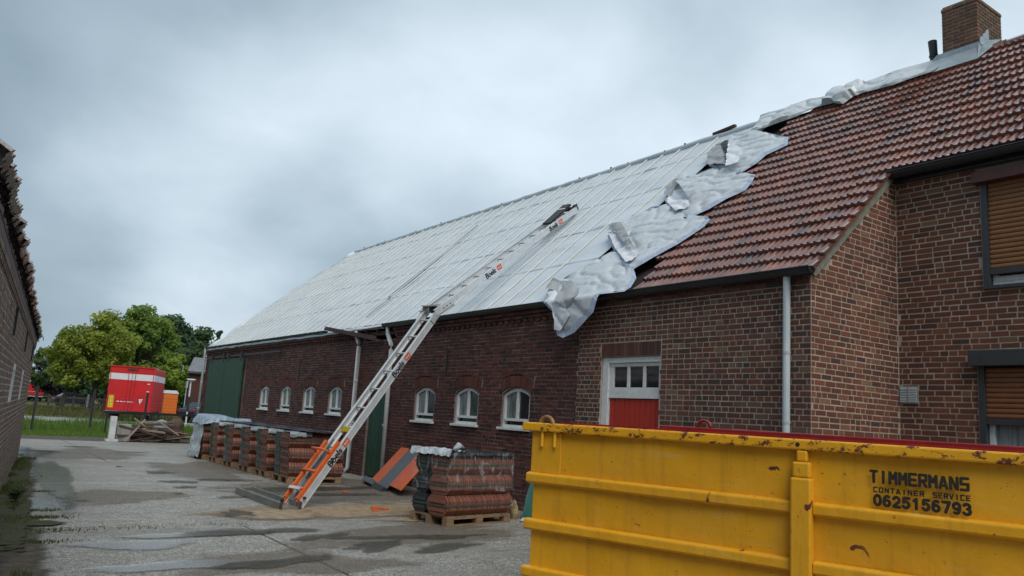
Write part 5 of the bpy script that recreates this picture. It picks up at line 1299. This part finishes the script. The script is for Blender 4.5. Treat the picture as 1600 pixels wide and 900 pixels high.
# ------------------------------------------------------------------ fence, barrier, paddock rails
g_posts = [(48, 672, 'wire fence post nearest the brick shed'), (138, 672, 'wire fence post left of the white block post'), (221, 664, 'wire fence post in front of the red trailer')]
wf = thing('wire_fence', (3.1, 37.3, 0), 'wire mesh fence on slanting black posts along the grass verge', 'fence')
FP = [V((-4.2, 30.6, -.05)), V((-1.0, 33.9, -.05)), V((3.13, 37.3, -.05)), V((5.5, 39.4, -.05)), V((7.9, 40.6, -.05)), V((11, 42.5, -.05)), V((14.5, 44.5, -.05))]
for k, p in enumerate(FP):
    G().bar(p, p + V((.02, 0, 1.82)), .09, .09).build('post', m_dark, wf)
g = G()
for a, b in zip(FP, FP[1:]):
    for zz in np.arange(.1, 1.75, .15): g.bar(a + V((0, 0, zz)), b + V((0, 0, zz)), .006, .006)
    n = int((b - a).length / .15)
    for k in range(n): p = a + (b - a) * k / n; g.bar(p, p + V((0, 0, 1.7)), .005, .005)
g.build('wire_mesh', m_dark, wf, kind='stuff', fix=False)
br_ = thing('barrier', (5.4, 36.5, 0), 'low black barrier rail between the white post and the stacks', 'barrier')
G().bar((5.55, 36.6, .88), (10.0, 37.8, .88), .08, .10).build('rail', m_dark, br_)
for q in ((5.7, 36.64), (7.8, 37.2), (9.9, 37.77)): G().bar((q[0], q[1], 0), (q[0], q[1], .85), .07, .07).build('post', m_dark, br_)
pf = thing('paddock_fence', gnd(90, 76), 'old wooden paddock rail fence beyond the road under the trees', 'fence')
pa, pb = gnd(20, 78), gnd(300, 74)
for k in range(15):
    p = pa + (pb - pa) * k / 14; G().bar(p, p + V((0, 0, 1.25)), .14, .14).build('post', m_old, pf)
for zz in (.45, 1.05): G().bar(pa + V((0, -.1, zz)), pb + V((0, -.1, zz)), .06, .13).build('rail', m_old, pf)
wp_ = G().bar(gnd(139, 70), gnd(139, 70) + V((0, 0, 1.5)), .13, .13).build('white_post', m_white, None, base=gnd(139, 70)); T(wp_, 'slim white marker post among the tree trunks', 'post')

# ------------------------------------------------------------------ red trailers, toilet, cars, lamps, far house
def trailer(px, depth, wd, ln, ht, z0, yaw, label):
    loc = gnd(px, depth); t = thing('box_trailer', loc, label, 'trailer', 'red box trailers beyond the grass'); ORG[t.name] = V((0, 0, 0)); t.rotation_euler = (0, 0, yaw)
    G().box(-wd / 2, wd / 2, 0, ln, z0, z0 + ht).build('body', m_truck, t, bevel=.03)
    e_ = .012
    s = G(); zs0, zs1 = z0 + ht * .70, z0 + ht * .84
    s.box(-wd / 2 - e_, wd / 2 + e_, -e_, -.002, zs0, zs1); s.box(wd / 2 + .002, wd / 2 + e_, 0, ln, zs0, zs1); s.box(-wd / 2 - e_, -wd / 2 - .002, 0, ln, zs0, zs1); s.build('stripe', m_stripe, t)
    G().box(-.012, .012, -.02, -.013, z0, z0 + ht).build('door_gap', m_dark, t)
    for xx in (-wd / 2 + .03, wd / 2 - .07): G().box(xx, xx + .04, -.03, -.014, z0, z0 + ht).build('door_frame', m_truck, t)
    G().box(-wd / 2, wd / 2, -.05, 0, z0 + ht - .04, z0 + ht + .03).build('top_edge', m_truck, t)
    G().box(-wd * .12, wd * .12, -.03, -.013, z0 + ht * .91, z0 + ht * .95).build('vent', m_dark, t)
    for xx in (-.2, .2): G().bar((xx, -.04, z0 + .1), (xx, -.04, z0 + ht - .1), .03, .03).build('lock_bar', m_truck, t)
    G().box(-wd / 2 + .12, -wd / 2 + .42, -.025, -.014, z0 + .18, z0 + .95).build('plate', m_yel2, t)
    G().prism([(.55, -.014, z0 + .78), (.8, -.014, z0 + .8), (.64, -.014, z0 + .45)], (0, -.012, 0)).build('emblem', m_stripe, t)
    for k in range(5): G().box(-wd / 2 + .6 + k * .2, -wd / 2 + .74 + k * .2, -.022, -.014, z0 + .55, z0 + .61).build('lettering_mark', m_stripe, t)
    for zz, q in ((z0 + ht * .62, 1), (z0 + ht * .45, 1)): G().box(wd / 2 - .35, wd / 2 - .2, -.03, -.014, zz, zz + .06).build('hinge', m_stripe, t)
    G().box(-wd / 2, wd / 2, -.06, .1, z0 - .16, z0 - .02).build('bumper', m_stripe, t)
    G().box(-wd / 2 + .1, wd / 2 - .1, .1, ln - .1, z0 - .2, z0 - .001).build('chassis', m_dark, t)
    for yy in (1.2, 2.3):
        for xx in (-wd / 2 + .25, wd / 2 - .25): G().tube([(xx - .14, yy, .45), (xx + .14, yy, .45)], .45, 14).build('wheel', m_tyre, t)
    return t
trailer(203, 50, 2.6, 5.2, 2.78, .62, R(-19), 'red box trailer with a broad white stripe behind the scrap timber')
trailer(52, 118, 2.6, 8.0, 2.75, .75, R(-3), 'distant red box trailer showing past the corner of the brick shed')
# portable toilet
loc = gnd(268, 66); t = thing('portable_toilet', loc, 'orange portable toilet with a white roof beside the red trailer', 'toilet cabin'); ORG[t.name] = V((0, 0, 0))
G().box(-.55, .55, 0, 1.1, .05, 1.95).build('cabin', m_toilet, t, bevel=.03); G().box(-.36, .36, -.02, -.001, .15, 1.85).build('door', m_toilet, t, bevel=.01)
G().prism([(-.6, -.05, 1.951), (.6, -.05, 1.951), (.42, -.05, 2.22), (-.42, -.05, 2.22)], (0, 1.2, 0)).build('roof', m_white, t, bevel=.03)
for zz in (.5, 1.0, 1.5): G().box(.551, .57, .1, 1.0, zz, zz + .05).build('ridge_band', m_toilet, t)
def car(px, depth, yaw, mat, label):
    loc = gnd(px, depth); t = thing('parked_car', loc, label, 'car'); ORG[t.name] = V((0, 0, 0)); t.rotation_euler = (0, 0, yaw)
    prof = [(-2.15, .35), (-2.18, .75), (-2.05, .92), (-1.55, 1.0), (.95, .98), (1.9, .85), (2.1, .65), (2.12, .35)]
    G().prism([(-.85, y, z) for y, z in prof], (1.7, 0, 0)).build('body', mat, t, bevel=.06)
    roof = [(-1.75, .99), (-1.05, 1.42), (-.3, 1.47), (.25, 1.42), (1.05, .98)]
    g = G(); n = len(roof)
    for (a, b) in zip(roof, roof[1:]):
        wa = lambda z: .82 - (z - .98) * .35
        g.hexa([(-wa(a[1]), a[0], a[1]), (wa(a[1]), a[0], a[1]), (wa(b[1]), b[0], b[1]), (-wa(b[1]), b[0], b[1]), (-wa(a[1]), a[0], .97), (wa(a[1]), a[0], .97), (wa(b[1]), b[0], .97), (-wa(b[1]), b[0], .97)])
    g.build('cabin', m_glass, t); G().prism([(-.66, -1.0, 1.44), (.66, -1.0, 1.44), (.66, .2, 1.44), (-.66, .2, 1.44)], (0, 0, .045)).build('roof', mat, t, bevel=.02)
    for xx in (-.86, .78): G().box(xx, xx + .08, -.75, -.6, .98, 1.44).build('pillar', mat, t)
    for xx in (-.8, .52): G().box(xx, xx + .28, -2.2, -2.1, .72, .88).build('tail_light', m_tail, t)
    for xx in (-.8, .55): G().box(xx, xx + .25, 2.0, 2.13, .6, .75).build('headlight', m_stripe, t)
    for yy in (-1.35, 1.3):
        for xx in (-.86, .66): G().tube([(xx, yy, .33), (xx + .2, yy, .33)], .33, 14).build('wheel', m_tyre, t)
car(331, 58, R(-62), m_car, 'dark blue car parked behind the far barn corner with its red tail lamp showing')
car(116, 92, R(-80), m_car, 'small dark car standing far off between the tree trunks')
def lamp(px, depth, ztop, label, arm=False):
    loc = gnd(px, depth); t = thing('street_lamp', loc, label, 'street lamp'); ORG[t.name] = V((0, 0, 0))
    if arm:
        G().tube([(0, 0, 0), (0, 0, ztop)], [.07, .045], 8).build('pole', m_pipe, t); G().tube([(0, 0, ztop), (-.5, 0, ztop + .1)], .03, 6).build('arm', m_pipe, t)
        G().box(-1.0, -.5, -.09, .09, ztop + .06, ztop + .14).build('lamp_head', m_pipe, t)
    else:
        G().tube([(0, 0, 0), (0, 0, ztop - .1)], .045, 8).build('pole', m_stripe, t); G().tube([(0, 0, .9), (0, 0, 1.75)], .075, 8).build('sleeve', m_dark, t)
        G().tube([(0, 0, ztop - .1), (0, 0, ztop), (0, 0, ztop + .05)], [.06, .26, .24], 10).build('lamp_shade', m_white, t)
lamp(296, 46, 2.72, 'pale lamp post with a flat white head and black lower sleeve'); lamp(281, 82, 5.0, 'thin grey street lamp with a side arm in front of the lime green tree', True)
g = G(); loc = gnd(290, 60); g.bar(loc, loc + V((0, 0, 2.9)), .05, .05); o = g.build('road_sign', m_pipe, None, base=loc); ORG[o.name] = V(loc); T(o, 'little white road sign left of the far house wall', 'sign')
G().bar(loc + V((0, -.06, 2.45)), loc + V((0, -.06, 2.95)), .45, .03).build('sign_plate', m_white, o)
# far house behind the barn corner
loc = gnd(318, 72); fh = thing('far_house', loc, 'brick house with a grey tiled roof standing beyond the far end of the barn', 'house'); ORG[fh.name] = V((0, 0, 0)); fh.rotation_euler = (0, 0, R(-18))
G().box(-1.4, 8, 0, 9, 0, 4.1).build('wall', m_bbarn, fh)
g = G(); g.prism([(-1.55, -.4, 3.95), (-1.5, -.4, 4.1), (-1.5, 4.5, 5.6), (-1.5, 9.4, 4.1), (-1.55, 9.4, 3.95)], (10, 0, 0)); g.build('roof', m_slate, fh)
g = G()
for k in range(16):
    f_ = k / 16; g.bar((-1.52, -.42 + 4.9 * f_, 4.12 + 1.5 * f_), (8.3, -.42 + 4.9 * f_, 4.12 + 1.5 * f_), .16, .05, (0, -.3, 1), rnd.random())
g.build('roof_courses', m_slate, fh, kind='stuff')
G().bar((-.4, -.08, 3.3), (2.2, -.08, 4.0), .12, .1).build('downpipe', m_dark, fh); G().bar((-1.38, -.06, 0), (-1.38, -.06, 4), .1, .1).build('corner_strip', m_dark, fh)
G().box(-.2, .5, -.03, -.001, 1.0, 2.2).build('window', m_glass, fh)

# ------------------------------------------------------------------ trees
def leaf_cloud(name, parent, centres, radii, n, size, mat, seed, flat=.75, tonef=None):
    r_ = np.random.default_rng(seed)
    cs = np.array(centres); rs = np.array(radii); wts = rs ** 2; wts /= wts.sum()
    k = r_.choice(len(cs), n, p=wts)
    d = r_.normal(size=(n, 3)); d /= np.linalg.norm(d, axis=1)[:, None]
    rad = rs[k] * (r_.random(n) ** .45)
    p = cs[k] + d * rad[:, None] * np.array([1, 1, flat])
    nrm = d + r_.normal(scale=.55, size=(n, 3)) + np.array([0, 0, .35]); nrm /= np.linalg.norm(nrm, axis=1)[:, None]
    a = np.cross(nrm, r_.normal(size=(n, 3))); a /= np.linalg.norm(a, axis=1)[:, None]; b = np.cross(nrm, a)
    s = size * r_.uniform(.55, 1.3, n)[:, None]
    q = np.stack([p - a * s - b * s * .1, p - b * s * .62, p + a * s + b * s * .1, p + b * s * .62], 1).reshape(-1, 3)
    ct = r_.uniform(.2, .8, len(cs))
    tone = np.clip(ct[k] + r_.normal(scale=.17, size=n), 0, 1)
    m = bpy.data.meshes.new(name); m.vertices.add(4 * n); m.loops.add(4 * n); m.polygons.add(n)
    m.vertices.foreach_set('co', q.ravel()); m.loops.foreach_set('vertex_index', np.arange(4 * n)); m.polygons.foreach_set('loop_start', np.arange(0, 4 * n, 4)); m.polygons.foreach_set('loop_total', np.full(n, 4))
    m.update(); at_ = m.attributes.new('tone', 'FLOAT', 'FACE'); at_.data.foreach_set('value', tone.astype(np.float32))
    m.materials.append(mat); o = bpy.data.objects.new(name, m); C.objects.link(o)
    if parent: o.parent = parent
    return o
def tree(px, depth, zb, zt, rx, mat, label, seed, n=4200, size=.2, lean=0, rxo=0, nc=34, cr=.30, trunk_r=.16, name='broadleaf_tree', cone=False, ry=None):
    loc = gnd(px, depth); loc.z = -.06; t = thing(name, loc, label, 'tree', 'trees beyond the yard'); ORG[t.name] = V((0, 0, 0))
    r_ = random.Random(seed); cz, rz = (zb + zt) / 2, (zt - zb) / 2; cs, rs = [], []
    while len(cs) < nc:
        x, y, z = r_.uniform(-1, 1), r_.uniform(-1, 1), r_.uniform(-1, 1); q = x * x + y * y + z * z
        if q > 1: continue
        if not cone and q < .30 and r_.random() < .6: continue
        k = 1.0 if not cone else (1 - (z + 1) / 2) ** .8 + .06
        wob_ = .88 + .16 * math.sin(3 * math.atan2(y, x) + seed)
        ww = (1 - .25 * max(0, z)) * wob_
        cs.append((rxo + lean * (z + 1) / 2 + x * rx * k * ww * .85, y * (ry or rx) * k * ww * .85, cz + z * rz * .88)); rs.append(rx * cr * r_.uniform(.65, 1.2) * (k * .7 + .3))
    g = G(); top = V((rxo * .6 + lean * .5, 0, zb + (zt - zb) * .45))
    g.tube([(0, 0, 0), (rxo * .1, 0, zb * .5), (rxo * .35, 0, zb), top], [trunk_r * 1.15, trunk_r, trunk_r * .85, trunk_r * .4], 8)
    for c in cs[::3]:
        a = V((rxo * .35, 0, zb * r_.uniform(.75, 1.25))); c = V(c); m_ = (a + c) / 2 + V((0, 0, -.2 * r_.random())); g.tube([a, m_, c], [trunk_r * .42, trunk_r * .26, trunk_r * .08], 5)
    g.build('trunk', m_trunk, t)
    o = leaf_cloud('crown', t, cs, rs, n, size, mat, seed); o['kind'] = 'stuff'
    return t
tree(100, 64, 1.9, 7.5, 2.7, m_lf_y, 'slender yellow green tree leaning over the paddock rails near the brick shed', 1, n=8500, rxo=.35, size=.15, nc=60, cr=.27)
tree(143, 66, 2.2, 8.7, 3.0, m_lf_y, 'yellow green tree second from the brick shed in the front row', 2, n=10000, rxo=.4, size=.155, nc=70, cr=.26)
tree(210, 72, 1.8, 10.6, 3.6, m_lf_m, 'large rounded mid green tree standing behind the red trailer', 3, n=15000, size=.18, nc=95, trunk_r=.22, cr=.24)
tree(166, 78, 2.0, 9.2, 3.2, m_lf_m, 'mid green tree with its trunk showing left of the red trailer', 4, n=9000, size=.19, trunk_r=.2, nc=60)
tree(250, 98, 2.0, 13.2, 3.8, m_lf_d, 'tall dark green tree behind the big rounded one', 5, n=9000, size=.25, nc=60)
tree(279, 100, 1.5, 12.2, 2.4, m_lf_d, 'narrow dark green tree right of the tallest dark crown', 6, n=6000, size=.24, nc=45)
tree(309, 92, 1.0, 10.4, 3.5, m_lf_g, 'broad green tree rising behind the far house roof', 7, n=8000, size=.22, nc=60)
tree(332, 108, 1.5, 13.4, 1.5, m_lf_d, 'pointed dark spruce behind the far corner of the barn roof', 8, n=4500, size=.22, cone=True, name='spruce_tree', cr=.34)
tree(274, 72, .5, 6.2, 1.7, m_lf_c, 'bright lime green tree in front of the dark crowns beside the far house', 9, n=6500, size=.13, nc=50)
tree(92, 112, .5, 6.8, 3.2, m_lf_p, 'dark copper leaved tree far behind the front row', 11, n=7000, size=.26, nc=44, cr=.36)
tree(58, 86, 1.5, 6.4, 1.7, m_lf_g, 'thin light green tree showing just past the brick shed corner', 12, n=2600, size=.17, nc=26)
tree(190, 100, .4, 6.5, 3.6, m_lf_d, 'dark low crown filling the gap behind the trunks', 13, n=6500, size=.26, nc=44, cr=.36)
tree(134, 104, .4, 5.6, 2.4, m_lf_d, 'dark shrubby tree low between the front trunks', 14, n=4500, size=.24, cr=.36)
tree(240, 80, .2, 7.0, 2.6, m_lf_m, 'bushy green tree right of the red trailer', 15, n=7500, size=.18, cr=.3, nc=50)
# far hedge line
r_ = random.Random(77); cs, rs = [], []
for k in range(150):
    p = gnd(-60 + 430 * k / 150, 125 + r_.uniform(-6, 6)); cs.append((p.x, p.y, r_.uniform(.6, 3.6))); rs.append(r_.uniform(1.2, 2.1))
o = leaf_cloud('treeline', None, cs, rs, 11000, .36, m_lf_d, 5); o['kind'] = 'stuff'
cs, rs = [], []
for k in range(46):
    p = gnd(245 + 95 * k / 46, 84 + r_.uniform(-2, 2)); cs.append((p.x, p.y, r_.uniform(.3, 1.3))); rs.append(r_.uniform(.6, .9))
o = leaf_cloud('hedge', None, cs, rs, 4200, .2, m_lf_d, 6); T(o, 'dark clipped hedge behind the parked blue car', 'hedge')
# far wood beyond everything, so the horizon is closed from a step aside too
cs, rs = [], []
for k in range(260):
    a = 2 * math.pi * k / 260; d = 260 + r_.uniform(-25, 25); cs.append((d * math.sin(a), d * math.cos(a), r_.uniform(1, 7))); rs.append(r_.uniform(3.5, 6))
o = leaf_cloud('woods', None, cs, rs, 14000, 1.1, m_lf_d, 9); o['kind'] = 'stuff'

# ------------------------------------------------------------------ grass, weeds
def blades(name, pts, hs, wd, mat, seed):
    r_ = np.random.default_rng(seed); n = len(pts); p = np.array(pts); h = np.array(hs)[:, None]
    a = r_.uniform(0, 6.28, n); w_ = np.stack([np.cos(a), np.sin(a), 0 * a], 1) * wd * r_.uniform(.6, 1.4, n)[:, None]
    tip = p + np.concatenate([r_.normal(scale=.28, size=(n, 2)) * h, h], 1)
    q = np.stack([p - w_, p + w_, tip], 1).reshape(-1, 3)
    m = bpy.data.meshes.new(name); m.vertices.add(3 * n); m.loops.add(3 * n); m.polygons.add(n)
    m.vertices.foreach_set('co', q.ravel()); m.loops.foreach_set('vertex_index', np.arange(3 * n)); m.polygons.foreach_set('loop_start', np.arange(0, 3 * n, 3)); m.polygons.foreach_set('loop_total', np.full(n, 3))
    m.update(); at_ = m.attributes.new('tone', 'FLOAT', 'FACE'); at_.data.foreach_set('value', np.clip(r_.normal(.5, .22, n), 0, 1).astype(np.float32))
    m.materials.append(mat); o = bpy.data.objects.new(name, m); C.objects.link(o); o['kind'] = 'stuff'; return o
r_ = random.Random(9); pts, hs = [], []
for _ in range(26000):
    y = 33.2 + r_.random() ** 1.3 * 13.5; x = r_.uniform(-2, 14) * (y / 36)
    nn = noise.noise(V((x * .5, y * .5, 0)))
    hgt = .06 + .10 * r_.random() + (max(0, (min(y, 44) - 36.2)) * .055 * (.6 + nn) if y > 36.2 else 0)
    pts.append((x, y, -.07)); hs.append(max(.04, hgt))
blades('grass', pts, hs, .022, m_grass, 1)
pts, hs = [], []
for _ in range(9000):
    x = r_.uniform(-3, 30); y = r_.uniform(60, 84); pts.append((x, y, -.06)); hs.append(r_.uniform(.2, .6))
blades('dry_grass', pts, hs, .05, m_dry, 2)
pts, hs = [], []
for _ in range(16000):
    y = r_.uniform(5, 23); s_ = r_.random() ** 2; x = 1.735 + (y - 22.87) * .0971 + .02 + s_ * .55
    if noise.noise(V((x * 2.2, y * .9, 3))) < -.02 + s_ * .3: continue
    pts.append((x, y, 0)); hs.append(r_.uniform(.015, .065))
for cx_, cy_, rr_, k in ((1.25, 11.9, .30, 420), (1.3, 12.6, .28, 300), (1.55, 14.9, .16, 160), (1.2, 10.8, .5, 300), (2.2, 10.9, .4, 60), (3.3, 10.95, .3, 30), (3.52, 14.5, .08, 40), (3.5, 20.0, .06, 40), (1.05, 10.0, .3, 250)):
    for _ in range(k): pts.append((cx_ + r_.gauss(0, rr_ * .6), cy_ + r_.gauss(0, rr_ * .22), 0)); hs.append(r_.uniform(.01, .04))
blades('weeds', pts, hs, .007, m_weed, 3)
